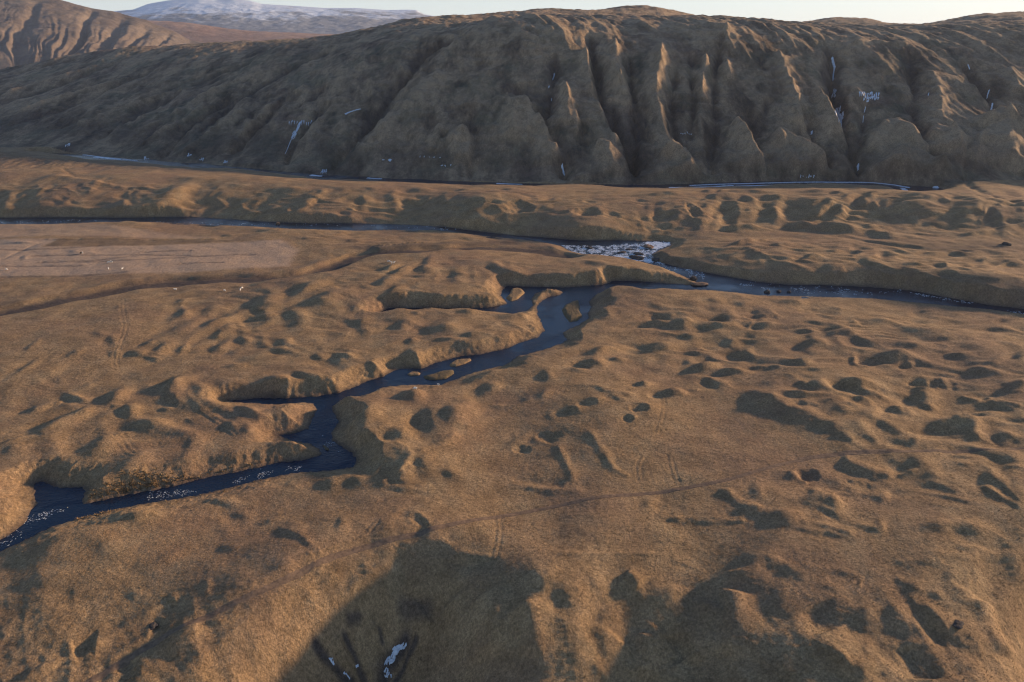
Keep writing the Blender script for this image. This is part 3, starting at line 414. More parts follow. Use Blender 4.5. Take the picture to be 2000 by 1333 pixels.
# triangular fans: spurs that widen towards the foot
for z, pts, w0, w1, h in [('C',[(1235,700),(1270,860),(1310,1050)],5,42,13),('C',[(1850,640),(1890,820),(1940,1030)],5,44,15),('C',[(310,715),(330,880),(350,1030)],4,24,10),('C',[(540,775),(590,900),(640,1030)],4,28,10),('C',[(-10,860),(30,960),(60,1050)],4,20,8),
    ('B',[(1470,840),(1540,940),(1600,1040)],4,24,8),('B',[(1890,890),(1930,960),(1960,1050)],4,26,9),('B',[(725,735),(710,850),(700,960)],3,16,7),('B',[(1180,740),(1210,850),(1240,960)],3,16,7),('B',[(1415,270),(1440,420),(1470,600)],3,16,6),('B',[(1600,245),(1610,400),(1640,540)],3,15,6),('B',[(1875,240),(1860,400),(1850,600)],3,18,6),
    ('C',[(150,290),(130,420),(110,600)],3,15,5),('C',[(780,510),(860,680),(940,820)],4,16,7),('B',[(580,740),(560,860),(540,960)],3,14,5),('B',[(1030,560),(1010,700),(980,860)],4,16,5),('C',[(1440,720),(1480,820),(1500,920)],4,16,6),('C',[(640,540),(680,640),(700,760)],4,14,6),('B',[(1290,470),(1310,600),(1340,760)],4,18,7)]:
    line(z, pts, (w0, w1), h * 1.1, power=1.05, taper=.10)
for z, pts, w, h in [('J',[(950,880),(880,1020),(900,1180),(930,1330)],2.4,1.3),('J',[(1330,780),(1260,920),(1240,1080),(1180,1250)],2.6,1.5),('J',[(600,1000),(660,1120),(690,1240)],2,1.0),('J',[(1500,700),(1560,900),(1500,1200)],3.5,1.4),('J',[(1750,640),(1800,900),(1760,1200)],3.5,1.6),
    ('K',[(60,700),(160,900),(120,1150)],3.5,1.4),('K',[(1560,700),(1480,900),(1420,1200)],3,1.5),('K',[(1750,600),(1720,850),(1680,1150)],3,1.5),('K',[(1040,950),(1010,1150),(980,1330)],2.5,1.0),('L',[(1640,700),(1740,900),(1880,1150)],3,1.4)]:
    line(z, pts, w, h)
# ------------------------------------------------------------------ rivers
RIV1 = [(-60,427),(0,426),(120,425),(250,426),(370,424),(430,428),(520,434),(600,437),(700,437),(800,440),(870,444),(930,452),(1000,460),(1070,465),(1130,470),(1200,470),(1280,471),(1308,474),(1309,481),(1290,488),(1272,498),(1290,513),(1330,524),(1400,537),(1480,551),(1540,557),(1600,557),(1700,561),(1780,568),(1860,583),(1930,596),(2000,604),(2080,620),
 (2080,632),(2000,614),(1930,604),(1860,598),(1780,590),(1700,583),(1600,580),(1540,578),(1480,577),(1430,571),(1390,567),(1360,566),(1300,568),(1230,567),(1190,570),(1165,575),(1150,590),(1155,600),(1148,612),(1150,622),(1130,635),(1098,650),(1108,665),(1095,672),(1060,684),(1010,697),(990,712),(950,722),(915,731),(895,740),(860,752),(800,752),(760,755),(730,765),(710,778),(690,780),(665,783),
 (648,795),(652,808),(663,826),(648,845),(650,860),(672,875),(690,886),(697,900),(690,913),(670,916),(640,920),(590,922),(560,927),(520,935),(460,950),(400,965),(330,977),(270,987),(220,997),(160,1011),(100,1030),(60,1050),(0,1078),(-60,1105),
 (-60,1085),(0,1055),(25,1040),(50,1022),(58,1000),(73,985),(67,965),(66,945),(80,940),(100,946),(115,953),(160,952),(168,960),(160,975),(163,985),(200,977),(250,966),(300,958),(345,948),(400,934),(460,922),(500,914),(550,903),(590,899),(620,892),(629,886),(618,873),(600,866),(575,862),(540,850),(570,848),(600,838),(610,815),(619,800),(612,789),(590,786),(540,791),(480,787),(445,784),
 (500,778),(560,778),(610,775),(660,768),(690,758),(715,745),(750,735),(770,723),(800,720),(825,721),(850,709),(900,696),(940,692),(990,681),(1020,668),(1050,660),(1063,645),(1057,630),(1050,615),(1048,600),(1056,590),(1072,580),(1092,577),(1100,571),(1090,567),(1060,569),(1044,575),(1038,585),(1041,597),(1030,608),(1000,613),(960,609),(900,605),(830,604),(770,608),(735,614),
 (760,602),(850,602),(920,603),(960,600),(990,594),(985,585),(978,578),(980,568),(990,559),(1020,560),(1100,562),(1170,557),(1185,555),(1195,549),(1240,549),(1300,554),(1345,557),(1372,557),(1350,547),(1320,533),(1270,516),(1230,506),(1180,500),(1140,497),(1112,490),(1095,481),(1060,473),(1010,467),(950,462),(900,455),(850,450),(760,449),(700,451),(640,449),(560,447),(500,443),(430,440),(300,434),(200,434),(100,438),(0,438),(-60,440)]
FAR1 = [(60,297),(120,300),(200,306),(300,314),(420,323),(560,336),(640,343),(800,351),(940,356),(1050,359),(1200,361),(1310,361),(1400,357),(1560,354),(1640,354),(1730,358),(1790,364),(1830,366),(1850,372),(1800,376),(1760,374),(1730,364),(1640,359),(1560,359),(1400,365),(1310,367),(1200,367),(1050,365),(940,362),(800,357),(640,349),(560,342),(420,330),(300,322),(200,314),(120,306),(60,303)]
WL = -3.0
def poly_world(pts): return np.array([at_z(p[0], p[1], WL)[:2] for p in pts])
riv = poly_world(RIV1); far = poly_world(FAR1)
def sdf(poly, maxd=30):
    pl = np.concatenate([poly, poly[:1]])
    win = window(poly[:,0].min() - maxd, poly[:,0].max() + maxd, poly[:,1].min() - maxd, poly[:,1].max() + maxd)
    d, _ = segdist(win, pl, float(maxd))
    X, Y = XX[win], YY[win]; ins = np.zeros(X.shape, bool)
    for k in range(len(poly)):
        (x0, y0), (x1, y1) = pl[k], pl[k+1]
        if y0 == y1: continue
        yr = ys[win[0]]; rr = np.where((yr > min(y0, y1)) & (yr <= max(y0, y1)))[0]
        if len(rr) == 0: continue
        xi = x0 + (yr[rr] - y0) * (x1 - x0) / (y1 - y0)
        ins[rr] ^= (X[rr] < xi[:, None])
    full = np.full(XX.shape, float(maxd)); full[win] = np.where(ins, -d, d)
    return full
S1 = sdf(riv); S2 = sdf(far, 20)
# rapids pool edge noise
edge = noise(XX / 2.3, YY / 2.3, 5) * 0.5 + noise(XX / 0.9, YY / 0.9, 6) * 0.2
S1e = S1 + edge
# ground never dips to the water outside the rivers, except in the ravine
valley = (YY > 150) & (YY < 640)
Zt = np.where(valley & (Zt < -2.0), -2.0 + 0.25 * (Zt + 2.0), Zt); Zt = np.where(valley & (Zt < -2.75), -2.75, Zt)
gy = np.gradient(S1, axis=0) / np.maximum(np.gradient(ys)[:, None], 1e-6)
side_far = np.clip(gy * 0.5 + 0.5, 0, 1)
bw = (13.0 + (7.0 - 13.0) * side_far) * (1 + .45 * noise(XX / 14, YY / 14, 18))
def bank(S, bw):
    global Zt
    t = np.clip(S / bw, 0, 1); w = t * t * (3 - 2 * t); w = 0.22 * np.sqrt(t) * (1 - t) + w * 1.0
    w = np.clip(w, 0, 1)
    low = WL + 0.05
    Zn = low + (Zt - low) * w
    Zt = np.where(S < 0, WL - np.clip(-S * 0.45, 0, 1.4), np.where(S < bw, Zn, Zt))
bank(S1e, bw); bank(S2 + edge * 1.5, np.full_like(bw, 7.0))
# ------------------------------------------------------------------ natural roughness
dist = np.hypot(XX, YY)
onhill = np.clip((YY - 600) / 60, 0, 1) * np.clip((Zt - 3) / 12, 0, 1)
dry1 = np.clip(S1 / 4, 0, 1); dry = dry1 * np.clip((S2 + 2) / 4, 0, 1)
hum = fbm(XX / 34 + 3, YY / 26, 3, 11)
Zt += dry * (1 - onhill) * (0.6 * hum + .16 * fbm(XX / 15, YY / 12, 2, 19))
nearm = np.clip((132 - YY) / 25, 0, 1)
Zt += nearm * (.55 * fbm(XX / 13 + YY / 40, YY / 11, 4, 20) + .25 * (1 - 2 * np.abs(noise((XX + .5 * YY) / 7, (YY - .5 * XX) / 22, 22))))
wvx, wvy = XX + 7 * noise(XX / 30, YY / 22, 15), YY + 6 * noise(XX / 26, YY / 20, 16)
dune = 1 - np.sqrt(fbm(wvx / 22, wvy / 12, 2, 17) ** 2 + .03) * 1.5
dm = np.zeros_like(XX)
for pts, a_ in [([(1150,590),(2100,600),(2100,1000),(1750,960),(1560,830),(1350,740),(1180,680)],.75),([(1350,480),(1500,470),(2100,490),(2100,590),(1700,545),(1400,510)],.9),([(330,560),(700,520),(1000,500),(1200,560),(1000,680),(600,740),(300,700)],.45),([(0,740),(400,760),(600,860),(400,930),(0,930)],.4),([(0,360),(600,372),(1300,385),(2100,395),(2100,460),(1300,450),(900,430),(0,415)],.9),([(600,450),(1000,458),(1060,470),(700,490)],.5)]:
    dm = np.maximum(dm, a_ * np.clip(.5 - sdf(hit(pts), 25) / 24, 0, 1))
Zt += dry * dm * 1.3 * (dune - .45)
Zt += dry * (1 - onhill) * 0.07 * fbm(XX / 7, YY / 6, 3, 21)
gr = np.where(ys < 560, 1, 0.6)[:, None]
tus = noise(XX / 1.7, YY / 1.3, 31) + 0.6 * noise(XX / 0.8, YY / 0.7, 32)
Zt += dry1 * gr * 0.05 * tus * (1 - onhill * .5)
# terracettes: little steps along the contours of steep ground near the camera
gz = np.gradient(Zt, axis=0) / np.gradient(ys)[:, None]
steep = np.clip((np.abs(gz) - 0.12) / 0.3, 0, 1) * (ys < 330)[:, None]
Zt += dry1 * steep * 0.10 * np.sin((Zt + 0.6 * noise(XX / 6, YY / 6, 44)) * 2 * math.pi / 0.75) * (0.5 + 0.5 * noise(XX / 9, YY / 9, 45))
rg = fbm(XX / 2.4, YY / 2.0, 3, 54); bankband = np.clip(S1 / .8, 0, 1) * np.clip((5 - S1) / 3, 0, 1) * np.clip(.3 + noise(XX / 16, YY / 16, 55), 0, 1)
Zt += np.clip(side_far, .25, 1) * bankband * .45 * rg
# ragged turf along the undercut bank, lower left
rb = hit(zp('G', [(680,1130),(760,1060),(900,1010),(1100,960),(1300,960),(1450,960),(1600,930),(1750,900),(1900,870),(2050,850)]))
win = window(rb[:,0].min() - 12, rb[:,0].max() + 12, rb[:,1].min() - 12, rb[:,1].max() + 12); d, _ = segdist(win, rb, 12.0)
Zt[win] += dry1[win] * np.exp(-(d / 5) ** 2) * (0.9 * np.abs(noise(XX[win] / 2.2, YY[win] / 2.0, 51)) + 0.35 * noise(XX[win] / .9, YY[win] / .8, 52))
for cl in ([(900,605),(1000,600),(1100,592),(1200,580),(1290,576)],[(540,860),(580,856)]):
    rb = hit(zp('R', cl)) if cl[0][0] == 900 else hit(zp('G', [(1700,960),(1900,900)]))
    win = window(rb[:,0].min() - 12, rb[:,0].max() + 12, rb[:,1].min() - 12, rb[:,1].max() + 12); d, _ = segdist(win, rb, 12.0)
    Zt[win] += dry1[win] * np.exp(-(d / 4) ** 2) * 0.9 * np.abs(noise(XX[win] / 2.2, YY[win] / 3.0, 53))
# hillside: erosion ribs running down the slope, crags near the foot
rib = fbm((XX + 0.25 * YY) / 26, YY / 120, 4, 61)
rib2 = 1 - np.abs(noise((XX + 0.3 * YY) / 15, YY / 70, 62))
face = onhill * np.clip((1150 - YY) / 250, 0.15, 1)
bandn = noise(XX / 60, YY / 50, 66); Zt += onhill * np.clip((1000 - YY) / 100, 0, 1) * .75 * np.clip(.6 + noise(XX / 45, YY / 40, 67), 0, 1.2) * np.sin(Zt * 2 * math.pi / 8.5 + 3 * bandn)
Zt += face * (2.6 * rib + 2.6 * (rib2 - .5)) + onhill * (0.7 * fbm(XX / 9, YY / 12, 4, 63))
crag = np.clip((38 - Zt) / 20, 0, 1) * onhill
Zt += crag * 1.2 * np.abs(fbm(XX / 5, YY / 6, 3, 64))
Zt += np.clip((YY - 850) / 200, 0, 1) * 2.5 * fbm(XX / 60, YY / 60, 4, 65)

def height(x, y):
    """mesh height at world points"""
    x = np.atleast_1d(np.asarray(x, float)); y = np.atleast_1d(np.asarray(y, float))
    r = np.clip(np.searchsorted(ys, y) - 1, 0, NR - 2); u = x / (y + 90); c = np.clip(np.searchsorted(us, u) - 1, 0, NC - 2)
    a = (y - ys[r]) / (ys[r+1] - ys[r]); b = (u - us[c]) / (us[c+1] - us[c])
    return (Zt[r, c] * (1-b) + Zt[r, c+1] * b) * (1-a) + (Zt[r+1, c] * (1-b) + Zt[r+1, c+1] * b) * a
def hit_top(px, py):
    """where a pixel's sight line meets the finished ground"""
    d = ray(px, py); t = np.concatenate([np.arange(100, 900, .5), np.arange(900, 2300, 1.5)])
    g = H + d[2] * t - height(d[0] * t, d[1] * t)
    k = int(np.argmax(g < 0)) if (g < 0).any() else len(t) - 1
    t = t[k]; return np.array([d[0] * t, d[1] * t, float(height(d[0] * t, d[1] * t)[0])])

# ------------------------------------------------------------------ node helpers
def mat(name):
    m = bpy.data.materials.new(name); m.use_nodes = True
    nt = m.node_tree; b = nt.nodes['Principled BSDF']; b.inputs['Roughness'].default_value = 0.95
    b.inputs['Specular IOR Level'].default_value = 0.15
    return m, nt, b
class N:
    def __init__(s, nt): s.nt = nt
    def new(s, t, **k):
        n = s.nt.nodes.new(t)
        for a, v in k.items(): setattr(n, a, v)
        return n
    def link(s, a, b): s.nt.links.new(a, b)
    def noise(s, scale, detail=4, rough=.55, vec=None, out=0):
        n = s.new('ShaderNodeTexNoise'); n.inputs['Scale'].default_value = scale; n.inputs['Detail'].default_value = detail; n.inputs['Roughness'].default_value = rough
        if vec is not None: s.link(vec, n.inputs['Vector'])
        return n.outputs[out]
    def ramp(s, fac, stops):
        r = s.new('ShaderNodeValToRGB'); s.link(fac, r.inputs[0])
        while len(r.color_ramp.elements) > len(stops): r.color_ramp.elements.remove(r.color_ramp.elements[-1])
        while len(r.color_ramp.elements) < len(stops): r.color_ramp.elements.new(.5)
        for e, (p, c) in zip(r.color_ramp.elements, stops):
            e.position = p; e.color = (c if len(c) == 4 else (*c, 1)) if not isinstance(c, (int, float)) else (c, c, c, 1)
        return r.outputs[0]
    def mix(s, fac, a, b, mode='MIX'):
        m = s.new('ShaderNodeMix', data_type='RGBA', blend_type=mode)
        for v, i in ((fac, 0), (a, 6), (b, 7)):
            if isinstance(v, (int, float)): m.inputs[i].default_value = v if i == 0 else (v, v, v, 1)
            elif isinstance(v, tuple): m.inputs[i].default_value = (*v, 1)
            else: s.link(v, m.inputs[i])
        return m.outputs[2]
    def math(s, op, a, b=0.0, clamp=False):
        m = s.new('ShaderNodeMath', operation=op, use_clamp=clamp)
        for v, i in ((a, 0), (b, 1)):
            if isinstance(v, (int, float)): m.inputs[i].default_value = v
            else: s.link(v, m.inputs[i])
        return m.outputs[0]
    def scaled(s, vec, sc, rot=(0, 0, 0)):
        m = s.new('ShaderNodeMapping'); s.link(vec, m.inputs[0]); m.inputs['Scale'].default_value = sc; m.inputs['Rotation'].default_value = rot
        return m.outputs[0]
    def bump(s, h, dist, strength, bsdf, prev=None):
        b = s.new('ShaderNodeBump'); b.inputs['Distance'].default_value = dist; b.inputs['Strength'].default_value = strength
        s.link(h, b.inputs['Height'])
        if prev is not None: s.link(prev, b.inputs['Normal'])
        if bsdf is not None: s.link(b.outputs[0], bsdf.inputs['Normal'])
        return b.outputs[0]
def terrain_mat(name, hill=False):
    m, nt, b = mat(name); g = N(nt)
    tc = g.new('ShaderNodeTexCoord').outputs['Object']
    flat = g.scaled(tc, (1, 1, .35))
    at = g.new('ShaderNodeAttribute', attribute_name='cover'); sep = g.new('ShaderNodeSeparateColor'); g.link(at.outputs['Color'], sep.inputs[0])
    big = g.noise(.018, 5, .6, flat); mid = g.noise(.11, 5, .65, flat); fine = g.noise(1.5, 6, .8, flat); tiny = g.noise(4.5, 3, .7, flat)
    if not hill:
        c = g.ramp(mid, [(.3, (.198,.128,.068)), (.5, (.270,.178,.094)), (.7, (.338,.230,.124))])
        hea = g.ramp(big, [(.45, 0), (.62, 1)])
        c = g.mix(g.math('MULTIPLY', hea, .6), c, (.210,.132,.085))
        moss = g.ramp(g.noise(.05, 4, .6, g.scaled(tc, (1.3, 1, .3))), [(.55, 0), (.7, 1)])
        c = g.mix(g.math('MULTIPLY', moss, .35), c, (.200,.168,.105))
    else:
        st = g.noise(.03, 6, .7, g.scaled(tc, (1, .35, .5), (0, 0, .25)))
        c = g.ramp(st, [(.36, (.062,.046,.034)), (.48, (.175,.122,.080)), (.60, (.32,.225,.14))])
        moss = g.ramp(g.noise(.016, 5, .65, tc), [(.5, 0), (.62, 1)])
        c = g.mix(g.math('MULTIPLY', moss, .5), c, (.080,.090,.062))
        red = g.ramp(g.noise(.012, 4, .6, g.scaled(tc, (1, 1, 2))), [(.56, 0), (.66, 1)])
        c = g.mix(g.math('MULTIPLY', red, .4), c, (.115,.072,.062))
    c = g.mix(sep.outputs[0], c, (.40,.285,.195))            # pale hay field
    c = g.mix(sep.outputs[1], c, (.075,.058,.050))           # dark gravel, scree, rushes, and painted gully shade
    c = g.mix(sep.outputs[2], c, (.34,.245,.155))           # grass carpet, and light painted onto spurs
    coarse = g.noise(.33 if not hill else .13, 6, .8, flat)
    c = g.mix(.28 if not hill else .75, c, g.ramp(coarse, [(.32, .5), (.5, 1.0), (.68, 1.45)]), 'MULTIPLY')
    sp = g.ramp(fine, [(.34, .38), (.5, 1.0), (.66, 1.6)])
    c = g.mix(.75, c, sp, 'MULTIPLY')
    sp2 = g.ramp(tiny, [(.34, .6), (.5, 1.0), (.66, 1.35)])
    c = g.mix(.7, c, sp2, 'MULTIPLY')
    g.link(c, b.inputs['Base Color'])
    if hill:
        n1 = g.bump(g.noise(.20, 7, .75, g.scaled(tc, (1, .6, 1))), 3.2, .9, None)
        g.bump(g.noise(1.2, 4, .7, tc), .35, .6, b, n1)
    else:
        n1 = g.bump(g.noise(.55, 5, .7, g.scaled(tc, (1, 1.25, .4))), .42, .9, None)
        n2 = g.bump(g.noise(2.3, 4, .7, g.scaled(tc, (1.3, 1, .4))), .20, .9, None, n1)
        g.bump(tiny, .05, .7, b, n2)
    b.inputs['Sheen Weight'].default_value = 0.0
    return m
M_ground = terrain_mat('dead_grass'); M_hill = terrain_mat('hill_heath', True)

def mesh_obj(name, V, Fq, m, smooth=True):
    me = bpy.data.meshes.new(name)
    V = np.asarray(V, np.float32); Fq = np.asarray(Fq, np.int32)
    me.vertices.add(len(V)); me.vertices.foreach_set('co', V.ravel())
    k = Fq.shape[1]
    me.loops.add(Fq.size); me.loops.foreach_set('vertex_index', Fq.ravel())
    me.polygons.add(len(Fq)); me.polygons.foreach_set('loop_start', np.arange(0, Fq.size, k, dtype=np.int32))
    me.polygons.foreach_set('loop_total', np.full(len(Fq), k, np.int32))
    me.polygons.foreach_set('use_smooth', np.full(len(Fq), smooth, bool))
    me.update(calc_edges=True); me.validate()
    me.materials.append(m)
    o = bpy.data.objects.new(name, me); C.objects.link(o); return o
def tag(o, label=None, cat=None, group=None, kind=None):
    for k, v in (('label', label), ('category', cat), ('group', group), ('kind', kind)):
        if v: o[k] = v
    return o
def grid_obj(name, faces_mask, m, Z, cover=None):
    """faces_mask over cells (NR-1, NC-1)"""
    rr, cc = np.where(faces_mask); i = rr * NC + cc
    Fq = np.stack([i, i + 1, i + NC + 1, i + NC], 1)
    used, inv = np.unique(Fq, return_inverse=True); Fq = inv.reshape(-1, 4)
    V = np.stack([XX.ravel()[used], YY.ravel()[used], Z.ravel()[used]], 1)
    o = mesh_obj(name, V, Fq, m)
    if cover is not None:
        a = o.data.color_attributes.new('cover', 'FLOAT_COLOR', 'POINT')
        col = np.ones((len(used), 4), np.float32); col[:, :3] = cover.reshape(-1, 3)[used]
        a.data.foreach_set('color', col.ravel())
    return o
# ------------------------------------------------------------------ what covers the ground (paleness, dark gravel, grass carpet, painted light and shade)
cover = np.zeros(XX.shape + (3,), np.float32)
def soft_poly(z, pts, soft, jag=1.0):
    p = hit(zp(z, pts)); s = sdf(p, max(soft * 3, 6)) + jag * noise(XX / 5, YY / 5, 71)
    return np.clip(0.5 - s / soft, 0, 1)
f1 = soft_poly('Q', [(-100,760),(460,752),(340,810),(2200,760),(2330,830),(2250,960),(1600,1000),(1000,1020),(-100,1045)], 5)
f2 = soft_poly('Q', [(-100,640),(700,625),(1200,700),(1700,740),(-100,752)], 6)
cover[..., 0] = np.maximum(f1 * .8, f2 * .5)
cover[..., 1] = np.maximum(cover[..., 1], soft_poly('Q', [(450,754),(1700,750),(1900,758),(1000,800),(350,810)], 3, .4) * .42)
cover[..., 0] *= 1 - np.clip(cover[..., 1] * 2.5, 0, 1)
win = window(ch[:,0].min() - 14, ch[:,0].max() + 14, ch[:,1].min() - 14, ch[:,1].max() + 14); d, _ = segdist(win, ch, 14.0)
cover[win][..., 1] = np.maximum(cover[win][..., 1], np.clip(1.5 - d / 5.5 + .3 * noise(XX[win] / 4, YY[win] / 4, 73), 0, 1) * .95)  # channel gravel, darkened further to paint in the shade of its steep bank
for z, pts, w_, a_ in [('D',[(850,440),(1000,440),(1100,440),(1400,430),(1700,420)],5,.55),('R',[(820,610),(1000,610),(1300,590),(1500,575),(2000,590)],6,.6),('S',[(880,640),(1300,645),(1700,660)],6,.3),('T',[(1000,740),(1500,770),(1990,740)],14,.45),('S',[(200,820),(260,880),(520,980),(700,1010)],8,.5),
                     ('T',[(750,1090),(1100,1110),(1990,1130)],12,.35),('E',[(1500,520),(1900,510)],4,.35),
                     *[('Q',q_,1.3,.42) for q_ in ([(0,835),(340,835),(800,800)],[(250,878),(600,875),(1000,872),(1500,876)],[(600,930),(1000,920),(1500,885),(2000,868)],[(300,928),(640,926),(1080,880)],[(0,962),(400,958),(640,960)],[(1400,945),(1750,935)],[(0,1045),(560,1042),(1000,1010)],[(1100,850),(1500,840)])],
                     ('J',[(480,1070),(560,1150),(650,1250),(750,1340)],1.0,.95),('J',[(700,1000),(780,1130),(800,1230),(850,1340)],.7,.9),('J',[(1170,1030),(1060,1120),(1010,1220),(1000,1340)],1.7,.95),('J',[(1250,1040),(1200,1120),(1080,1340)],.8,.9),('J',[(1150,760),(1330,780)],1.8,.7),('J',[(740,850),(800,830)],1.0,.8),('J',[(970,930),(990,1030)],.5,.8),('D',[(0,580),(90,575)],5,.5)]:  # ravine gullies: their shade put in as dark colour; also dark soil patches
    q = smooth(hit(zp(z, pts))); w2 = window(q[:,0].min() - w_*2.5, q[:,0].max() + w_*2.5, q[:,1].min() - w_*2.5, q[:,1].max() + w_*2.5)
    if w2 is None: continue
    d, _ = segdist(w2, q, w_ * 2.5); cover[w2][..., 1] = np.maximum(cover[w2][..., 1], a_ * np.clip(1.4 - d / w_ + .4 * noise(XX[w2] / 4, YY[w2] / 4, 74), 0, 1))
wet = np.clip(1 - S1 / (1.2 + 2.2 * np.clip(noise(XX / 11, YY / 11, 76), 0, 1) + .5 * noise(XX / 2, YY / 2, 77)), 0, 1) * .8; cover[..., 1] = np.maximum(cover[..., 1], wet)
# scree and crag band at the foot; gully shade, spur light painted into colour
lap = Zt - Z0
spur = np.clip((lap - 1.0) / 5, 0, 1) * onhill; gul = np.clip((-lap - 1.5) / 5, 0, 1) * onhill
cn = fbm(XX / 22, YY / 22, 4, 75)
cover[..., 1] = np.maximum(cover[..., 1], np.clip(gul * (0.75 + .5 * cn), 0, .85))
foot_band = np.clip((26 + 10 * cn - Zt) / 14, 0, 1) * onhill * (XX < 430)
cover[..., 1] = np.maximum(cover[..., 1], foot_band * .6)
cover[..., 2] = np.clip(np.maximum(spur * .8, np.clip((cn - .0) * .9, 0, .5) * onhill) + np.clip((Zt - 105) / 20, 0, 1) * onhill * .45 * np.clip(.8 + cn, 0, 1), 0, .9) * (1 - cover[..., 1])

# ------------------------------------------------------------------ ground, hills, water meshes
cy = (YY[:-1, :-1] + YY[1:, 1:]) / 2; cx = (XX[:-1, :-1] + XX[1:, 1:]) / 2
fw = np.array([at_z(a, b, z)[:2] for a, b, z in foot]); fw = np.concatenate([[[-3000, fw[0, 1] + 100]], fw, [[3000, fw[-1, 1]]]])
is_hill = cy > np.interp(cx, fw[:, 0], fw[:, 1])
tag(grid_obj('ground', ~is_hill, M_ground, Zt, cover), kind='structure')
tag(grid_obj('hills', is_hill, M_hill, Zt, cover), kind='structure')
def water_mat():
    m, nt, b = mat('river_water'); g = N(nt)
    b.inputs['Base Color'].default_value = (.005, .014, .034, 1); b.inputs['Roughness'].default_value = .12; b.inputs['IOR'].default_value = 1.33
    b.inputs['Specular IOR Level'].default_value = .5
    tc = g.new('ShaderNodeTexCoord').outputs['Object']
    h1 = g.noise(.9, 4, .6, g.scaled(tc, (1, 1.4, 1), (0, 0, .4))); 
    patch = g.ramp(g.noise(.06, 3, .5, tc), [(.4, .15), (.62, 1)])
    h = g.math('MULTIPLY', h1, patch)
    g.bump(h, .45, .7, b)
    return m
M_water = water_mat()
cs1 = (S1[:-1, :-1] + S1[1:, 1:]) / 2; cs2 = (S2[:-1, :-1] + S2[1:, 1:]) / 2
tag(grid_obj('river', (cs1 < 3.0) & ~is_hill, M_water, np.full_like(Zt, WL)), kind='structure')
tag(grid_obj('far_river', (cs2 < 5.0), M_water, np.full_like(Zt, WL)), kind='structure')

# ------------------------------------------------------------------ far country
def far_mesh(name, px0, px1, nx, Y0, Y1, ny, zfun, m, label=None):
    px = np.linspace(px0, px1, nx); tt = np.linspace(0, 1, ny)
    U = (px - 1000) / F / (cp + 0.45 * sp)
    Yg = (Y0 + (Y1 - Y0) * tt)[:, None].repeat(nx, 1); Xg = U[None] * Yg
    Zg = zfun(px[None].repeat(ny, 0), Xg, Yg, tt[:, None].repeat(nx, 1))
    V = np.stack([Xg.ravel(), Yg.ravel(), Zg.ravel()], 1)
    r, c = np.meshgrid(np.arange(ny - 1), np.arange(nx - 1), indexing='ij'); i = (r * nx + c).ravel()
    o = mesh_obj(name, V, np.stack([i, i + 1, i + nx + 1, i + nx], 1), m)
    return tag(o, kind='structure')
def sky_z(pts, Y):
    P = [(a, at_y(a, b, Y)[2]) for a, b in pts]; xs, zs = zip(*P)
    return lambda px: np.interp(px, xs, zs)
def far_mat(name, lo, hi, snow=None):
    m, nt, b = mat(name); g = N(nt); tc = g.new('ShaderNodeTexCoord').outputs['Object']
    n = g.noise(.006, 8, .7, tc); c = g.ramp(n, [(.35, lo), (.65, hi)])
    if snow:
        sx = g.new('ShaderNodeSeparateXYZ'); g.link(tc, sx.inputs[0])
        h = g.math('MULTIPLY', g.math('SUBTRACT', sx.outputs[2], snow[0]), 1.0 / snow[1])
        r = g.noise(.0022, 10, .72, g.scaled(tc, (1, 1, 3.0)))
        s = g.math('ADD', h, g.math('MULTIPLY', g.math('SUBTRACT', r, .5), 3.0))
        c = g.mix(g.ramp(s, [(.25, 0), (.7, 1)]), c, (.60, .67, .75))  # blue-grey snow: shade and distance haze put into its colour
    g.link(c, b.inputs['Base Color']); g.bump(g.noise(.02, 8, .7, tc), 14, .6, b)
    return m
m1sky = sky_z([(-700,60),(-400,10),(-200,-16),(0,-24),(60,-15),(130,0),(190,17),(230,23),(290,40),(340,62),(370,80),(430,92),(560,100)], 3300)
def m1(px, X, Y, t):
    zc = m1sky(px); a = np.clip(t / .62, 0, 1); prof = a ** .85 * (1 - .12 * np.sin(a * math.pi)); back = np.clip((t - .62) / .38, 0, 1)
    z = -25 + (zc + 25) * prof * (1 - .35 * back ** 2)
    s = px + 90 * (1 - a) + 10 * noise(px / 60, a * 3, 81)
    k = a * (1 - a) * 4
    z -= k * 26 * (np.exp(-((s - 195) / 9) ** 2) + .9 * np.exp(-((s - 247) / 13) ** 2) + .7 * np.exp(-((s - 300) / 8) ** 2) + .5 * np.exp(-((s - 340) / 7) ** 2) + .6 * np.exp(-((s - 90) / 12) ** 2))
    s = s + 14 * noise(px / 40, a * 5, 85); rid = 1 - np.abs(noise(s / 26, a * 2.2, 82)); low = np.clip(1 - a, 0, 1)
    z += k * (10 * (rid - .6)) * (.1 + 1.1 * low ** 1.5) + 14 * k * noise(s / 9, a * 3, 83) * low + 5 * fbm(X / 90, Y / 90, 5, 84) * np.clip(a * 4, 0, 1) * (1 - .8 * (np.abs(t - .62) < .02))
    return z
far_mesh('left_mountain', -700, 560, 520, 2350, 3850, 300, m1, far_mat('mountain_heath', (.11,.085,.070), (.22,.170,.125)))
hsky = sky_z([(-400,70),(200,60),(280,40),(330,41),(385,46),(440,56),(490,61),(560,65),(620,67),(760,72),(1000,70),(1300,75)], 5200)
def hl(px, X, Y, t):
    a = np.clip((t - .3) / .25, 0, 1); z0 = H + Y * math.tan(R(-.62))
    return np.where(t < .55, z0 * (1 - a * a * (3 - 2 * a)) + hsky(px) * a * a * (3 - 2 * a), hsky(px) * (1 - (t - .55) * .2)) + 5 * fbm(X / 300, Y / 200, 5, 91) + 3 * np.abs(noise(X / 120, Y / 60, 92))
far_mesh('highlands', -300, 1300, 420, 3900, 6600, 200, hl, far_mat('highland_grass', (.20,.11,.075), (.36,.22,.15)))
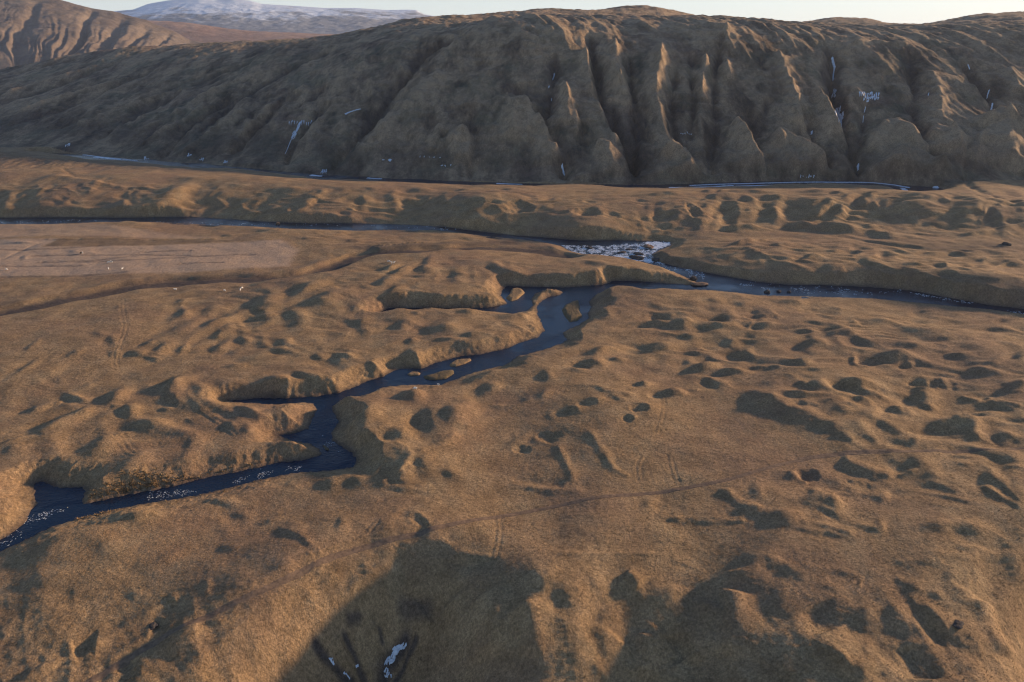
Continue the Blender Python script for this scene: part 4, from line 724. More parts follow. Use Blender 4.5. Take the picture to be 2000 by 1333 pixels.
ssky = sky_z([(-200,60),(100,34),(200,25),(235,22),(270,19),(300,8),(340,1),(400,-4),(430,1),(465,-3),(500,2),(520,8),(600,13),(640,16),(700,16),(760,20),(800,19),(816,20),(830,28),(850,32),(880,35),(900,31),(950,35),(1000,45),(1200,66),(1500,70)], 9800)
def sm(px, X, Y, t):
    a = np.clip(t / .7, 0, 1); zc = ssky(px); zs_ = sum(ssky(px + o) for o in range(-110, 111, 10)) / 23.0; zc = zs_ + (zc - zs_) * a ** 7; z = 60 + (zc - 60) * a ** .9 * np.where(t > .7, 1 - (t - .7) * .8, 1)
    k = np.clip(a * (1 - a) * 4, 0, 1)
    rg = 1 - np.abs(fbm(X / 420, Y / 600, 5, 95)); return z + k * 22 * (rg - .75) + k * 7 * fbm(X / 110, Y / 130, 5, 96)
far_mesh('snow_mountain', -200, 1500, 560, 7600, 10800, 260, sm, far_mat('snow_and_rock', (.12,.14,.17), (.22,.23,.25), snow=(240, 230)))  # bluish rock has distance haze put into its colour
pm = far_mat('plain_grass', (.12,.08,.05), (.2,.14,.09))
tag(mesh_obj('far_plain', [(-14000,2200,-42),(14000,2200,-42),(14000,12500,-42),(-14000,12500,-42)], [(0,1,2,3)], pm, False), kind='structure')

# ------------------------------------------------------------------ dirt track
def resample(p, step):
    L = np.concatenate([[0], np.cumsum(np.hypot(*np.diff(p, axis=0).T))]); s = np.arange(0, L[-1], step)
    return np.stack([np.interp(s, L, p[:, 0]), np.interp(s, L, p[:, 1])], 1), s
def ribbon(parts, m, name, widths, lift=.05, jag=.3, prof=(0, 1, 1, 0)):
    V, Fc = [], []
    for p, (w0, w1), lf in parts:
        q, s = resample(np.array(p), max(.25, .35 * w0))
        if len(q) < 2: q = np.array(p); s = np.arange(len(q))
        t = np.gradient(q, axis=0); nr = np.stack([-t[:, 1], t[:, 0]], 1); nr /= np.hypot(*nr.T)[:, None] + 1e-9
        f = s / max(s[-1], 1e-6); w = (w0 + (w1 - w0) * f) * .5; nn = len(prof)
        rows = []
        for k in range(nn):
            o = -1 + 2 * k / (nn - 1)
            jj = 1 + jag * noise(s / max(w0, .5) * 1.3 + 7.3 * k, s * 0 + q[0, 0], 101 + k)
            c = q + nr * (w * o * jj)[:, None]
            z = (height(c[:, 0], c[:, 1]) if lf is None else np.full(len(c), lf)) + lift * (prof[k] * 1.0) - (0.04 if prof[k] == 0 and lf is None else 0)
            rows.append(np.concatenate([c, z[:, None]], 1))
        b = len(V); rows = np.stack(rows, 1); V.extend(rows.reshape(-1, 3))
        for i in range(len(q) - 1):
            for k in range(nn - 1):
                a = b + i * nn + k; Fc.append((a, a + 1, a + nn + 1, a + nn))
    return mesh_obj(name, V, Fc, m)
def plain_mat(name, c0, c1, scale=1.5, rough=.95, bump=.1, spec=.15):
    m, nt, b = mat(name); g = N(nt); tc = g.new('ShaderNodeTexCoord').outputs['Object']
    n = g.noise(scale, 5, .65, tc); g.link(g.ramp(n, [(.35, c0), (.65, c1)]), b.inputs['Base Color'])
    b.inputs['Roughness'].default_value = rough; b.inputs['Specular IOR Level'].default_value = spec
    if bump: g.bump(n, bump, .8, b)
    return m
M_track = plain_mat('track_dirt', (.12,.082,.056), (.225,.152,.10), 1.2, bump=.08)
def track(name, z, pts, w):
    p = smooth(hit(zp(z, pts)), 3)
    return tag(ribbon([(p, (w, w), None)], M_track, name, None, lift=.09, jag=.25, prof=(0, .75, .45, 1.1, .45, .75, 0)), kind='structure')
track('dirt_track', 'W', [(150,1345),(240,1290),(300,1252),(380,1215),(450,1180),(520,1148),(580,1118),(640,1088),(700,1068),(770,1052),(850,1036),(950,1012),(1080,988),(1200,969),(1330,955),(1420,940),(1500,915),(1580,895),(1650,886),(1800,882),(2060,874)], 1.8)
track('side_track', 'W', [(1560,897),(1640,883),(1720,879),(1800,881)], 1.6)
track('river_path', 'T', [(1060,775),(1400,760),(1700,750),(1990,765)], 2.0)

# ------------------------------------------------------------------ islets
def blob_obj(name, poly, h, m, skirt=.5, rings=9, nz=.12):
    poly = np.array(poly, float); q = np.concatenate([poly, poly[:1]]); q, _ = resample(q, max(.5, np.hypot(*np.diff(q, axis=0).T).sum() / 90))
    c = poly.mean(0); V, Fc = [], []; n_ = len(q)
    for r in range(rings + 1):
        f = 1 - r / rings * .98
        p = c + (q - c) * f; e = 1 - f
        hh = h * (1 - (1 - min(1, e * 2.6)) ** 2) if r else 0
        z = WL - skirt + (skirt if r else 0) + hh + (nz * noise(p[:, 0] / .9, p[:, 1] / .9, 111) + .15 * h * noise(p[:, 0] / 3, p[:, 1] / 3, 112) if r else 0)
        pe = p + (noise(p[:, 0] / 1.1, p[:, 1] / 1.1, 113) * .3)[:, None] if r < 2 else p
        V += [(a, b_, zz) for (a, b_), zz in zip(pe, np.broadcast_to(z, (n_,)))]
    for r in range(rings):
        for k in range(n_): a = r * n_ + k; b_ = r * n_ + (k + 1) % n_; Fc.append((a, b_, b_ + n_, a + n_))
    Vc = np.array(V); Vc[:, :2] -= c; o = mesh_obj(name, Vc, Fc, m); o.location = (c[0], c[1], 0); return o
M_islet = plain_mat('islet_grass', (.17,.115,.060), (.32,.21,.11), 1.3, bump=.15)
M_islet2 = plain_mat('islet_rushes', (.09,.075,.042), (.18,.125,.07), 1.3, bump=.15)
for pts, h, m_, lab in [
    ([(1000,563),(1010,562),(1020,564),(1026,572),(1018,579),(1010,586),(997,589),(987,583),(994,576)],1.0,M_islet,'small rounded grassy islet inside the quiet lagoon left of the curved spit'),
    ([(1112,591),(1120,588),(1130,586),(1133,597),(1132,608),(1138,619),(1128,628),(1112,630),(1102,618),(1096,605),(1102,597)],1.1,M_islet2,'dark green and brown oval islet in the wide bend of the stream'),
    ([(876,712),(888,704),(902,701),(921,700),(922,704),(908,711),(890,716),(878,716)],.6,M_islet,'long thin grassy islet nearest the far bank in the stream'),
    ([(824,736),(845,731),(865,724),(888,722),(889,729),(872,740),(848,743),(830,741)],.7,M_islet2,'largest wedge-shaped grass islet in the narrow part of the stream'),
    ([(794,731),(803,726),(816,726),(823,730),(818,733),(800,734)],.45,M_islet,'smallest pale grass islet beside the wedge-shaped one'),
    ([(630,869),(636,871),(643,878),(641,881),(634,877)],.35,M_islet2,'tiny sliver of turf in the dark pool where the water runs white')]:
    tag(blob_obj('islet', [at_z(a, b, WL + .2)[:2] for a, b in pts], h, m_), lab, 'islet', 'islets in the stream')

# ------------------------------------------------------------------ rocks
M_rock = plain_mat('dark_rock', (.035,.030,.028), (.10,.085,.075), 2.0, bump=.1)
M_rockb = plain_mat('brown_rock', (.12,.075,.05), (.24,.16,.11), 2.0, bump=.1)
M_ice = plain_mat('ice', (.36,.42,.50), (.66,.70,.76), .9, rough=.4, bump=.15, spec=.4)
def rock(px, py, r, m, lab, z=None, flat=.6, grp=None, cat='boulder', name='boulder', sx=1.0):
    import bmesh
    bm = bmesh.new(); bmesh.ops.create_icosphere(bm, subdivisions=3, radius=1.0); rnd = random.Random(int(px * 7 + py))
    ofs = rnd.uniform(0, 50)
    for v in bm.verts:
        n_ = float(noise(np.array([v.co.x * 1.3 + ofs]), np.array([v.co.y * 1.3 + v.co.z]), 121)[0]); n2 = float(noise(np.array([v.co.x * 3 + ofs]), np.array([v.co.y * 3 - v.co.z * 2]), 122)[0])
        k = 1 + .35 * n_ + .12 * n2; v.co.x *= k * r * sx; v.co.y *= k * r; v.co.z *= k * r * flat
    me = bpy.data.meshes.new(name); bm.to_mesh(me); bm.free(); me.materials.append(m)
    for p in me.polygons: p.use_smooth = False
    o = bpy.data.objects.new(name, me); C.objects.link(o)
    p = hit_top(px, py) if z is None else np.array(at_z(px, py, z)); o.location = (p[0], p[1], p[2] + r * flat * .3); o.rotation_euler = (0, 0, rnd.uniform(0, 6))
    return tag(o, lab, cat, grp)
rock(1354,547,1.9,M_rock,'dark upright boulder on the tip of the land tongue between the two rivers',z=WL+.3,flat=.9)
rock(1366,556,2.4,M_rockb,'low brown slab of rock trailing off the tip of the land tongue',z=WL+.2,flat=.35,sx=2)
rock(1498,571,1.5,M_rock,'left dark rock standing in the wide river below the meeting of the waters',z=WL+.1)
rock(1521,570,1.1,M_rock,'middle dark rock in the wide river below the meeting of the waters',z=WL+.1)
rock(1541,571,1.0,M_rock,'right small dark rock in the wide river below the meeting of the waters',z=WL+.1)
rock(543,438,1.5,M_rockb,'pale brown rock standing alone in the long straight upper river',z=WL+.2,flat=.8)
rock(1965,479,1.8,M_rock,'dark boulder on the brown flat at the right edge',flat=.7,sx=1.4)
rock(1870,1223,1.0,M_rock,'black lump of bare soil on the lit spur at lower right',flat=.4,sx=1.6)
rock(300,1225,1.0,M_rock,'dark reddish stone in the small gully above the track, lower left',flat=.5)
rock(1827,370,2.6,M_ice,'white block of ice on the flat at the end of the far river',flat=.7,cat='ice block',name='ice_block')
for k, (a, b_, r, lab) in enumerate([(1266,483,2.6,'reddish brown rock in the top of the rapids'),(1243,505,3.0,'broad dark rock low in the middle of the rapids'),(1247,497,2.0,'dark rock in the rapids just above the broad one'),(1150,485,1.8,'dark rock at the left end of the rapids'),
    (1215,494,1.8,'dark rock among white water left of the broad one'),(1290,499,2.8,'dark rock against the right bank of the rapids'),(1280,508,2.2,'dark rock at the foot of the rapids by the right bank'),(1228,488,1.3,'small dark rock in the centre of the rapids')]):
    rock(a, b_, r, M_rockb if k == 0 else M_rock, lab, z=WL+.1, flat=.4, sx=1.5, grp='rocks in the rapids')

# ------------------------------------------------------------------ foam and white water
rnd = random.Random(5)
def in_poly(x, y, P):
    c = False
    for i in range(len(P)):
        (x0, y0), (x1, y1) = P[i], P[i-1]
        if (y0 > y) != (y1 > y) and x < (x1 - x0) * (y - y0) / (y1 - y0) + x0: c = not c
    return c
FV, FF = [], []
def fleck(x, y, l, w, a):
    b = len(FV); n_ = 7; z = WL + .05 + rnd.random() * .05
    FV.append((x, y, z + .05))
    for k in range(n_):
        t = 2 * math.pi * k / n_; r = rnd.uniform(.45, 1.1); u, v = l * r * math.cos(t), w * r * math.sin(t)
        FV.append((x + u * math.cos(a) - v * math.sin(a), y + u * math.sin(a) + v * math.cos(a), z - .03))
    for k in range(n_): FF.append((b, b + 1 + k, b + 1 + (k + 1) % n_, b + 1 + (k + 1) % n_))
def foam(z, poly, n_, l=(.3, 1.4), w=(.12, .4), ang=0.0, clump=0.0):
    xs = [p[0] for p in poly]; ys_ = [p[1] for p in poly]; k = 0; tries = 0
    while k < n_ and tries < n_ * 30:
        tries += 1; x = rnd.uniform(min(xs), max(xs)); y = rnd.uniform(min(ys_), max(ys_))
        if not in_poly(x, y, poly): continue
        p = zp(z, [(x, y)])[0]; wx, wy, _ = at_z(p[0], p[1], WL)
        if clump and float(noise(np.array([wx / 3.2]), np.array([wy / 4.5]), 131)[0]) < rnd.uniform(-.25, .35) * clump: continue
        ll = rnd.uniform(*l); a = ang + rnd.gauss(0, .7 if z == 'P' else .25)
        for j in range(rnd.randint(1, 3)):
            fleck(wx + rnd.gauss(0, .5), wy + rnd.gauss(0, .5), ll * rnd.uniform(.5, 1), rnd.uniform(*w), a + rnd.gauss(0, .3))
        k += 1
foam('P', [(240,198),(520,205),(700,200),(980,178),(1100,160),(1300,165),(1300,200),(1190,232),(1130,270),(1090,320),(1130,350),(1255,385),(1160,378),(900,345),(700,330),(660,300),(340,270)], 2600, (.3,1.3), (.06,.2), -.4, 1.3)
foam('P', [(1050,170),(1150,165),(1300,185),(1200,225),(1100,230)], 500, (.5,1.6), (.08,.25), -.4)
foam('P', [(690,310),(880,300),(1080,330),(1130,365),(1000,350),(720,330)], 500, (.5,1.6), (.08,.25), -.5)
foam('P', [(1420,420),(1600,450),(1640,540),(1480,500)], 40, (.4,1.3), (.1,.25), -.5)
foam('P', [(1150,400),(1280,400),(1420,440),(1300,440)], 14, (.3,1.0), (.1,.2), -.5)
for z, poly, n_ in [('F',[(330,462),(370,465),(430,470),(380,475)],16),('F',[(650,488),(740,492),(740,502),(670,498)],26),('F',[(890,480),(980,490),(960,520),(900,512)],14),('F',[(1340,512),(1700,572),(1680,580),(1360,526)],60),('F',[(400,450),(1300,500),(1300,530),(700,520),(400,480)],60),('F',[(1900,618),(2000,628),(2000,640),(1920,628)],12),
    ('E',[(580,140),(640,143),(640,150),(580,148)],8),('Q',[(20,615),(600,598),(1990,630),(1990,645),(600,612),(150,632),(0,628)],80),('R',[(0,425),(1700,440),(1700,480),(900,455),(0,440)],36),
    ('H',[(940,850),(1010,860),(1010,890),(960,910),(940,880)],22),('H',[(410,1100),(500,1080),(520,1095),(470,1120),(430,1140),(410,1130)],30),('H',[(640,1055),(740,1050),(730,1080),(640,1080)],20),('H',[(235,1150),(330,1130),(300,1165),(240,1178)],18),('H',[(880,780),(900,780),(1080,940),(1060,950)],6),
    ('G',[(1150,1050),(1400,1030),(1540,1030),(1520,1055),(1360,1080),(1150,1100)],70),('G',[(300,1210),(480,1185),(480,1210),(280,1270),(240,1260)],60),('G',[(1840,960),(1900,955),(1880,975),(1830,980)],10),('I',[(20,230),(250,60),(300,80),(30,290)],20),('I',[(60,150),(230,50),(240,60),(80,180)],8)]:
    near_ = z in 'GHI'; foam(z, poly, int(n_ * (.75 if near_ else 1.1)), (.12,.5) if near_ else (.2,.9), (.012,.03) if near_ else (.02,.05), .45 if z in 'GHI' else -.1)
M_foam = plain_mat('foam', (.62,.68,.74), (.85,.88,.9), 2.0, rough=.6, bump=0)
FFt = [(a, b, c) for a, b, c, _ in FF]
tag(mesh_obj('river_foam', FV, FFt, M_foam), 'white foam and broken water scattered over the rapids and riffles', 'foam', kind='stuff')

# ------------------------------------------------------------------ frozen falls and snow on the slopes, ice on the far river
def ice(name, z, strands, lab, cat, grp=None, lift=.5, lf=None, split=True):
    parts = []
    for pts, w0, w1 in strands:
        P = zp(z, pts)
        if lf is None:
            p = np.array([hit_top(a, b)[:2] for a, b in P])
        else: p = np.array([at_z(a, b, lf)[:2] for a, b in P])
        if np.hypot(*np.diff(p, axis=0).T).max() > 120: continue
        k_ = .72 if lf is None and z != 'J' else 1.0; parts.append((smooth(p, 1), (w0 * k_, w1 * k_), lf))
    if not parts: return
    if split:
        c = parts[0][0].mean(0); e = bpy.data.objects.new(name, None); C.objects.link(e); e.location = (c[0], c[1], float(height(c[0], c[1])[0]))
        for q in parts:
            o = ribbon([q], M_ice, 'ice_strand', None, lift=lift, jag=.55, prof=(0, .8, 1, .7, 0)); o.data.transform(__import__('mathutils').Matrix.Translation(-e.location)); o.parent = e
        return tag(e, lab, cat, grp)
    return tag(ribbon(parts, M_ice, name, None, lift=lift, jag=.55, prof=(0, .8, 1, .7, 0)), lab, cat, grp)
rr = random.Random(3)
def streaks(pts, n_, sx, sy, w):
    out = []
    for k in range(n_):
        a = rr.uniform(0, .7); b = a + rr.uniform(.15, .35); P = np.array(pts, float); T = np.linspace(0, 1, len(P)); tt_ = np.linspace(a, min(b, 1), 4)
        j = rr.gauss(0, sx); out.append(([(float(np.interp(t, T, P[:, 0])) + j + rr.gauss(0, sx * .25), float(np.interp(t, T, P[:, 1])) + rr.gauss(0, sy)) for t in tt_], w * rr.uniform(.6, 1.3), w * rr.uniform(.3, .9)))
    return out
def drips(x0, x1, y, ln, n_, w=1.2):
    return [([(x0 + (x1 - x0) * (k + rr.uniform(-.3, .3)) / n_, y + rr.uniform(-8, 8)), (x0 + (x1 - x0) * (k + rr.uniform(-.3, .3)) / n_ - 3, y + ln * rr.uniform(.4, 1))], w, w * .3) for k in range(n_ + 1)]
G_ = 'frozen falls on the hillside'
ice('frozen_fall', 'A', drips(1690,1815,712,26,9,1.6) + streaks([(1755,712),(1735,760),(1715,790),(1698,820)], 16, 6, 3, 1.7) + [([(1695,820),(1680,860),(1662,900)],1.2,.6)], 'fan of ice with a long white tail on the dark left slope', 'frozen waterfall', G_)
ice('frozen_fall', 'A', drips(1875,1905,995,30,4,1.6), 'white spiky ice at the hill foot above a shelf of river ice', 'frozen waterfall', G_)
ice('snow_patch', 'B', [([(25,668),(50,655),(75,648)],4,3),([(72,650),(100,642),(118,640)],3.5,2)], 'small broken snow streak high on the slope left of the big gully', 'snow patch', 'snow and ice patches on the dark slope')
ice('snow_patch', 'B', [([(282,934),(298,940)],4,3),([(245,934),(258,936)],2,1)], 'pale snow spot low on the slope right of the big gully foot', 'snow patch', 'snow and ice patches on the dark slope')
ice('snow_patch', 'B', drips(460,580,915,10,4,1.2) + drips(590,640,962,14,2,1.6), 'scatter of white specks on the reddish slope above the river', 'snow patch', 'snow and ice patches on the dark slope')
ice('frozen_stream', 'B', [([(1247,435),(1235,470)],1.6,.8),([(1217,505),(1212,518)],1.6,.8),([(1230,580),(1230,595)],1.4,.8)], 'broken white ice in the gully under the peaked ridge', 'frozen stream', G_)
ice('frozen_stream', 'B', [([(1290,965),(1298,990),(1308,1030)],2.2,1)], 'thin white ice strand at the foot of the lit orange spur', 'frozen stream', G_)
ice('frozen_stream', 'C', [([(880,340),(886,370),(896,395),(888,430),(890,470)],2.4,1.4)], 'thin ice strand highest in the right-hand main gully', 'frozen stream', G_)
ice('frozen_fall', 'C', streaks([(902,525),(893,550),(884,582)], 12, 6, 3, 1.5), 'upper clump of white ice in the right-hand main gully', 'frozen waterfall', G_)
ice('frozen_fall', 'C', streaks([(908,630),(918,665),(930,700),(940,750)], 22, 9, 4, 1.7), 'tallest white frozen fall, lowest in the right-hand main gully', 'frozen waterfall', G_)
ice('frozen_fall', 'C', drips(1042,1150,545,34,9,2.2) + drips(1065,1150,570,20,8,2.4) + streaks([(1085,560),(1090,590),(1085,608)], 6, 5, 2, 1.6), 'wide crown-shaped frozen fall right of the main gully', 'frozen waterfall', G_)
ice('frozen_stream', 'C', [([(1075,630),(1066,660)],1.2,1),([(1064,680),(1060,720)],1.2,.6)], 'broken ice strand below the crown-shaped frozen fall', 'frozen stream', G_)
ice('snow_patch', 'C', [([(762,768),(760,790)],3,1.5)], 'lone white ice spot left of the tallest frozen fall', 'snow patch', 'snow and ice patches on the dark slope')
ice('snow_patch', 'C', [([(1444,545),(1440,562)],1.6,1)], 'small white spot high on the right slope', 'snow patch', 'snow and ice patches on the dark slope')
ice('frozen_stream', 'C', [([(1796,530),(1785,560),(1782,580)],1.8,1),([(1815,605),(1828,640)],2.2,1.2),([(1672,380),(1682,410)],1.6,1)], 'ice strands in the gully above the bright triangular spur', 'frozen stream', G_)
ice('frozen_stream', 'C', [([(1030,965),(1033,1000)],2.4,1.2)], 'short ice strand where the main gully meets the valley floor', 'frozen stream', G_)
ice('snow_patch', 'C', drips(0,60,778,10,5,1.4), 'row of white icicles on the rock band above the lit spur foot', 'snow patch', 'snow and ice patches on the dark slope')
ice('snow_patch', 'C', drips(700,775,1035,8,5,1.4), 'row of white specks just above the long river ice', 'snow patch', 'snow and ice patches on the dark slope')
for x, y, lab in [(530,18,'leftmost white ice spot above the far river'),(1145,122,'white ice spot just right of the far river ice'),(1480,98,'faint white ice spot between two brighter ones at the hill foot'),(1575,132,'white ice spot in the dark hill foot under the fan of ice'),(1762,152,'brightest white ice spot at the dark hill foot')]:
    ice('snow_patch', 'Q', drips(x - 14, x + 14, y - 8, 22, 3, 1.6), lab, 'snow patch', 'snow and ice patches on the dark slope')
GI = 'ice along the far river'
ice('river_ice', 'Q', [([(480,70),(640,88),(760,105),(900,120),(1080,138)],2.5,1.5),([(740,108),(860,122),(960,130)],5,2)], 'white ice streak on the far river at the left', 'river ice', GI, .25, WL + .05)
ice('river_ice', 'R', [([(430,50),(480,56),(530,60)],5,4)], 'short bright ice shelf beside the spiky ice', 'river ice', GI, .3, WL + .05)
ice('river_ice', 'R', [([(870,73),(930,76),(995,80)],4,2)], 'thin ice strip under the big diagonal gully', 'river ice', GI, .3, WL + .05)
ice('river_ice', 'R', [([(1880,115),(1990,120),(2090,122)],4,2)], 'thin ice strip on the far river in the middle of the valley', 'river ice', GI, .3, WL + .05)
ice('river_ice', 'S', [([(280,186),(500,184),(700,178),(850,168),(920,163)],6,3),([(900,172),(1150,164),(1380,160)],3,1.5)], 'wide white ice along the near side of the far river', 'river ice', GI, .3, WL + .05)
ice('river_ice', 'S', [([(480,164),(750,152),(1000,146),(1300,138),(1600,130),(1990,132),(2240,134),(2440,152),(2640,186)],3,4),([(2560,190),(2600,215),(2640,226)],5,4)], 'long thin white ice line along the far shore of the far river', 'river ice', GI, .3, WL + .05)
G2 = 'ice in the gullies of the near ravine'
ice('gully_ice', 'J', streaks([(1155,1040),(1110,1075),(1075,1130),(1050,1170),(1022,1210)], 26, 14, 3, .42), 'largest blue-white ice tongue in the shaded ravine below the camera', 'ice', G2, .15)
ice('gully_ice', 'J', streaks([(1035,1230),(1020,1270),(1010,1320)], 16, 16, 4, .35), 'broken ice below the largest ice tongue at the bottom edge', 'ice', G2, .15)
ice('gully_ice', 'J', streaks([(560,1140),(600,1180),(625,1215)], 9, 5, 3, .35), 'ice in the left dark gully of the shaded ravine', 'ice', G2, .12)
ice('gully_ice', 'J', streaks([(690,1270),(745,1320)], 8, 6, 4, .35), 'ice lower down the left dark gully at the bottom edge', 'ice', G2, .12)
ice('gully_ice', 'J', [([(790,1215),(797,1245)],.9,.8)], 'small ice spot in the thin middle gully of the ravine', 'ice', G2, .12)

# ------------------------------------------------------------------ sheep
M_wool = plain_mat('wool', (.62,.58,.50), (.80,.76,.68), 9, bump=.03); M_face = plain_mat('sheep_face', (.5,.45,.38), (.65,.6,.5), 6, bump=0); M_dwool = plain_mat('dark_wool', (.05,.04,.03), (.10,.08,.06), 9, bump=.03)
def sheep_mesh(graze, m):
    V = [(0,0,.62),(.28,0,.64),(.48,0,.68),(-.3,0,.64),(-.5,0,.62)]; E_ = [(0,1),(1,2),(0,3),(3,4)]; Rd = [(.27,.27),(.25,.26),(.18,.2),(.26,.27),(.16,.18)]
    hd = [(.64,0,.52),(.78,0,.22),(.88,0,.10)] if graze else [(.62,0,.84),(.74,0,.98),(.9,0,.94)]
    for k, p in enumerate(hd): V.append(p); E_.append((2 if k == 0 else len(V) - 2, len(V) - 1)); Rd.append([(.13,.13),(.11,.11),(.06,.07)][k])
    hx = len(V) - 2
    for s in (-1, 1): V.append((hd[1][0] - .02, s * .16, hd[1][2] + .03)); E_.append((hx, len(V) - 1)); Rd.append((.03,.03))
    for x, par in ((.3, 1), (-.34, 3)):
        for s in (-1, 1):
            a = len(V); V += [(x, s * .13, .42), (x + .02, s * .13, .2), (x, s * .13, .02)]; E_ += [(par, a), (a, a + 1), (a + 1, a + 2)]; Rd += [(.08,.08),(.04,.04),(.035,.035)]
    V.append((-.62, 0, .5)); E_.append((4, len(V) - 1)); Rd.append((.05,.05))
    me = bpy.data.meshes.new('sheep'); me.from_pydata(V, E_, []); me.materials.append(m)
    o = bpy.data.objects.new('sheep', me); C.objects.link(o); md = o.modifiers.new('s', 'SKIN'); sb = o.modifiers.new('d', 'SUBSURF'); sb.levels = sb.render_levels = 2
    for k, r in enumerate(Rd): me.skin_vertices[0].data[k].radius = r
    me.skin_vertices[0].data[0].use_root = True
    dg = bpy.context.evaluated_depsgraph_get(); nm = bpy.data.meshes.new_from_object(o.evaluated_get(dg)); bpy.data.objects.remove(o); nm.name = 'sheep'
    if not nm.materials: nm.materials.append(m)
    for p in nm.polygons: p.use_smooth = True
    return nm
SM = [sheep_mesh(True, M_wool), sheep_mesh(False, M_wool), sheep_mesh(True, M_dwool)]
for k, (z, x, y, kind, lab) in enumerate([
    ('D',38,383,0,'white sheep alone at the left edge of the hay field'),('D',484,288,1,'white sheep beside a dark one in the upper part of the hay field'),('D',474,286,2,'dark sheep beside a white one in the upper part of the hay field'),
    ('D',634,343,0,'left white sheep of the upper pair in the hay field'),('D',654,340,1,'right white sheep of the upper pair in the hay field'),('D',634,377,0,'white sheep below the upper pair in the hay field'),('D',714,379,1,'white sheep right of and below the others in the hay field'),
    ('D',1025,501,1,'white sheep on the open slope below the old river channel'),('D',1310,506,0,'small white sheep left of the pair beside the hummocks'),('D',1402,504,1,'larger white sheep of the pair at the top of the hummocks'),('D',1413,492,0,'smaller white sheep of the pair at the top of the hummocks'),
    ('R',1034,732,1,'leftmost of four white sheep on the hummocky tongue of land'),('R',1047,734,0,'second from left of four white sheep on the tongue of land'),('R',1062,739,0,'third from left of four white sheep on the tongue of land'),('R',1079,740,1,'rightmost of four white sheep on the tongue of land'),
    ('E',438,1078,0,'white sheep on the near stream bank above the shaded slope'),('E',570,1060,1,'white sheep at the water\'s edge of the near bank, right of the other'),('H',1647,442,0,'')]):
    if not lab: continue
    p = hit_top(*zp(z, [(x, y)])[0]); o = bpy.data.objects.new('sheep', SM[kind]); C.objects.link(o)
    o.location = p; o.rotation_euler = (0, 0, (k * 2.3) % 6.28); o.scale = (1.15,) * 3
    tag(o, lab, 'sheep', 'sheep grazing in the valley')
# wooden marker post by the pool
def post(px, py):
    p = hit_top(px, py); V, Fc = [], []
    for z_, r in ((-.3, .16), (.9, .15), (1.5, .13), (1.62, .07)):
        for k in range(8): V.append((r * math.cos(k * .785), r * math.sin(k * .785), z_))
    for j in range(3):
        for k in range(8): a = j * 8 + k; b = j * 8 + (k + 1) % 8; Fc.append((a, b, b + 8, a + 8))
    Fc.append((24, 25, 26, 27)); Fc.append((24, 27, 28, 31)); Fc.append((28, 29, 30, 31))
    o = mesh_obj('post', V, Fc, plain_mat('post_wood', (.3,.24,.16), (.5,.4,.3), 6, bump=0), False); o.location = p
    tag(o, 'pale wooden post at the water\'s edge below the dark pool', 'post')
post(135, 1001)

# ------------------------------------------------------------------ grass tufts standing out of the turf
rg_ = np.random.default_rng(7)
def bil(Fd, x, y):
    r = np.clip(np.searchsorted(ys, y) - 1, 0, NR - 2); u = x / (y + 90); c = np.clip(np.searchsorted(us, u) - 1, 0, NC - 2); return Fd[r, c]
def tufts(x, y, h, nb=7):
    n_ = len(x); z = height(x, y); a = rg_.uniform(0, 2 * np.pi, (n_, nb)); lean = rg_.uniform(.15, .75, (n_, nb)) * h[:, None]; hh = h[:, None] * rg_.uniform(.6, 1.1, (n_, nb)); w = h[:, None] * .30
    bx = x[:, None] + np.cos(a) * .12 * h[:, None]; by = y[:, None] + np.sin(a) * .12 * h[:, None]; zz = z[:, None] - .04 + 0 * a
    P0 = np.stack([bx - np.sin(a) * w * .5, by + np.cos(a) * w * .5, zz], -1); P1 = np.stack([bx + np.sin(a) * w * .5, by - np.cos(a) * w * .5, zz], -1)
    P2 = np.stack([bx + np.cos(a) * lean, by + np.sin(a) * lean, zz + hh], -1)
    return np.stack([P0, P1, P2], 2).reshape(-1, 3)
yy = 88 + 250 * rg_.random(90000) ** 1.5; uu = rg_.uniform(-.62, .62, 90000); xx = uu * (yy + 90)
keep = (bil(S1, xx, yy) > 1.0) & (noise(xx / 9, yy / 9, 141) + .6 * noise(xx / 2.5, yy / 2.5, 142) > rg_.uniform(-.9, .7, len(xx)))
dt = np.full(len(xx), 9.0); q_ = resample(trk, 1.0)[0]
for k in range(0, len(q_)): dt = np.minimum(dt, np.hypot(xx - q_[k, 0], yy - q_[k, 1]))
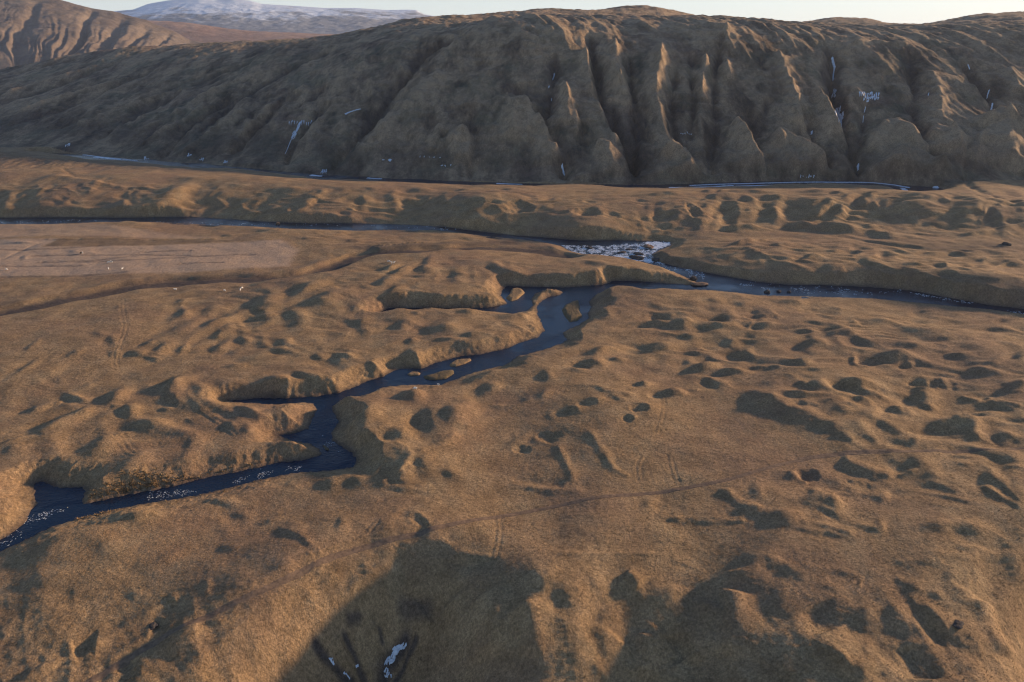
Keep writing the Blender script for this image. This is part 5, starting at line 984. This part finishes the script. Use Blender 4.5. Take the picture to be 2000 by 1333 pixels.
keep &= dt > 1.6; xx, yy = xx[keep], yy[keep]
V1 = tufts(xx, yy, rg_.uniform(.14, .34, len(xx)), 6)
line_b = hit(zp('G', [(680,1130),(760,1060),(900,1010),(1100,960),(1300,960),(1450,960),(1600,930),(1750,900),(1900,870),(2050,850)])); lb = resample(line_b, .12)[0]
lb = np.repeat(lb, 5, 0) + rg_.normal(0, 2.2, (len(lb) * 5, 2)) + np.array([-.4, 1.2]); lb = lb[bil(S1, lb[:, 0], lb[:, 1]) > .5]
V2 = tufts(lb[:, 0], lb[:, 1], rg_.uniform(.35, .9, len(lb)), 8)
Vt = np.concatenate([V1, V2]); Ft = np.arange(len(Vt)).reshape(-1, 3)
M_tuft = plain_mat('tuft_straw', (.20,.135,.070), (.34,.235,.125), .8, bump=0)
tag(mesh_obj('grass_tufts', Vt, Ft, M_tuft), 'straw coloured grass tufts all over the near ground and stream bank', 'grass', kind='stuff')
print('tufts', len(Ft))
# ------------------------------------------------------------------ haze
me = bpy.data.meshes.new('haze'); x0, x1, y0, y1, z0, z1 = -9000, 9000, -900, 11500, -46, 640
me.from_pydata([(x0,y0,z0),(x1,y0,z0),(x1,y1,z0),(x0,y1,z0),(x0,y0,z1),(x1,y0,z1),(x1,y1,z1),(x0,y1,z1)], [], [(0,3,2,1),(4,5,6,7),(0,1,5,4),(1,2,6,5),(2,3,7,6),(3,0,4,7)])
hm = bpy.data.materials.new('haze_air'); hm.use_nodes = True; hn = hm.node_tree; hn.nodes.remove(hn.nodes['Principled BSDF'])
pv = hn.nodes.new('ShaderNodeVolumePrincipled'); pv.inputs['Color'].default_value = (.72, .82, 1.0, 1); pv.inputs['Density'].default_value = 3.4e-5; pv.inputs['Anisotropy'].default_value = .2
hn.links.new(pv.outputs[0], [x for x in hn.nodes if x.type == 'OUTPUT_MATERIAL'][0].inputs['Volume'])
me.materials.append(hm); ho = bpy.data.objects.new('haze', me); C.objects.link(ho); tag(ho, 'thin blue evening haze filling the valley', 'haze', kind='stuff')
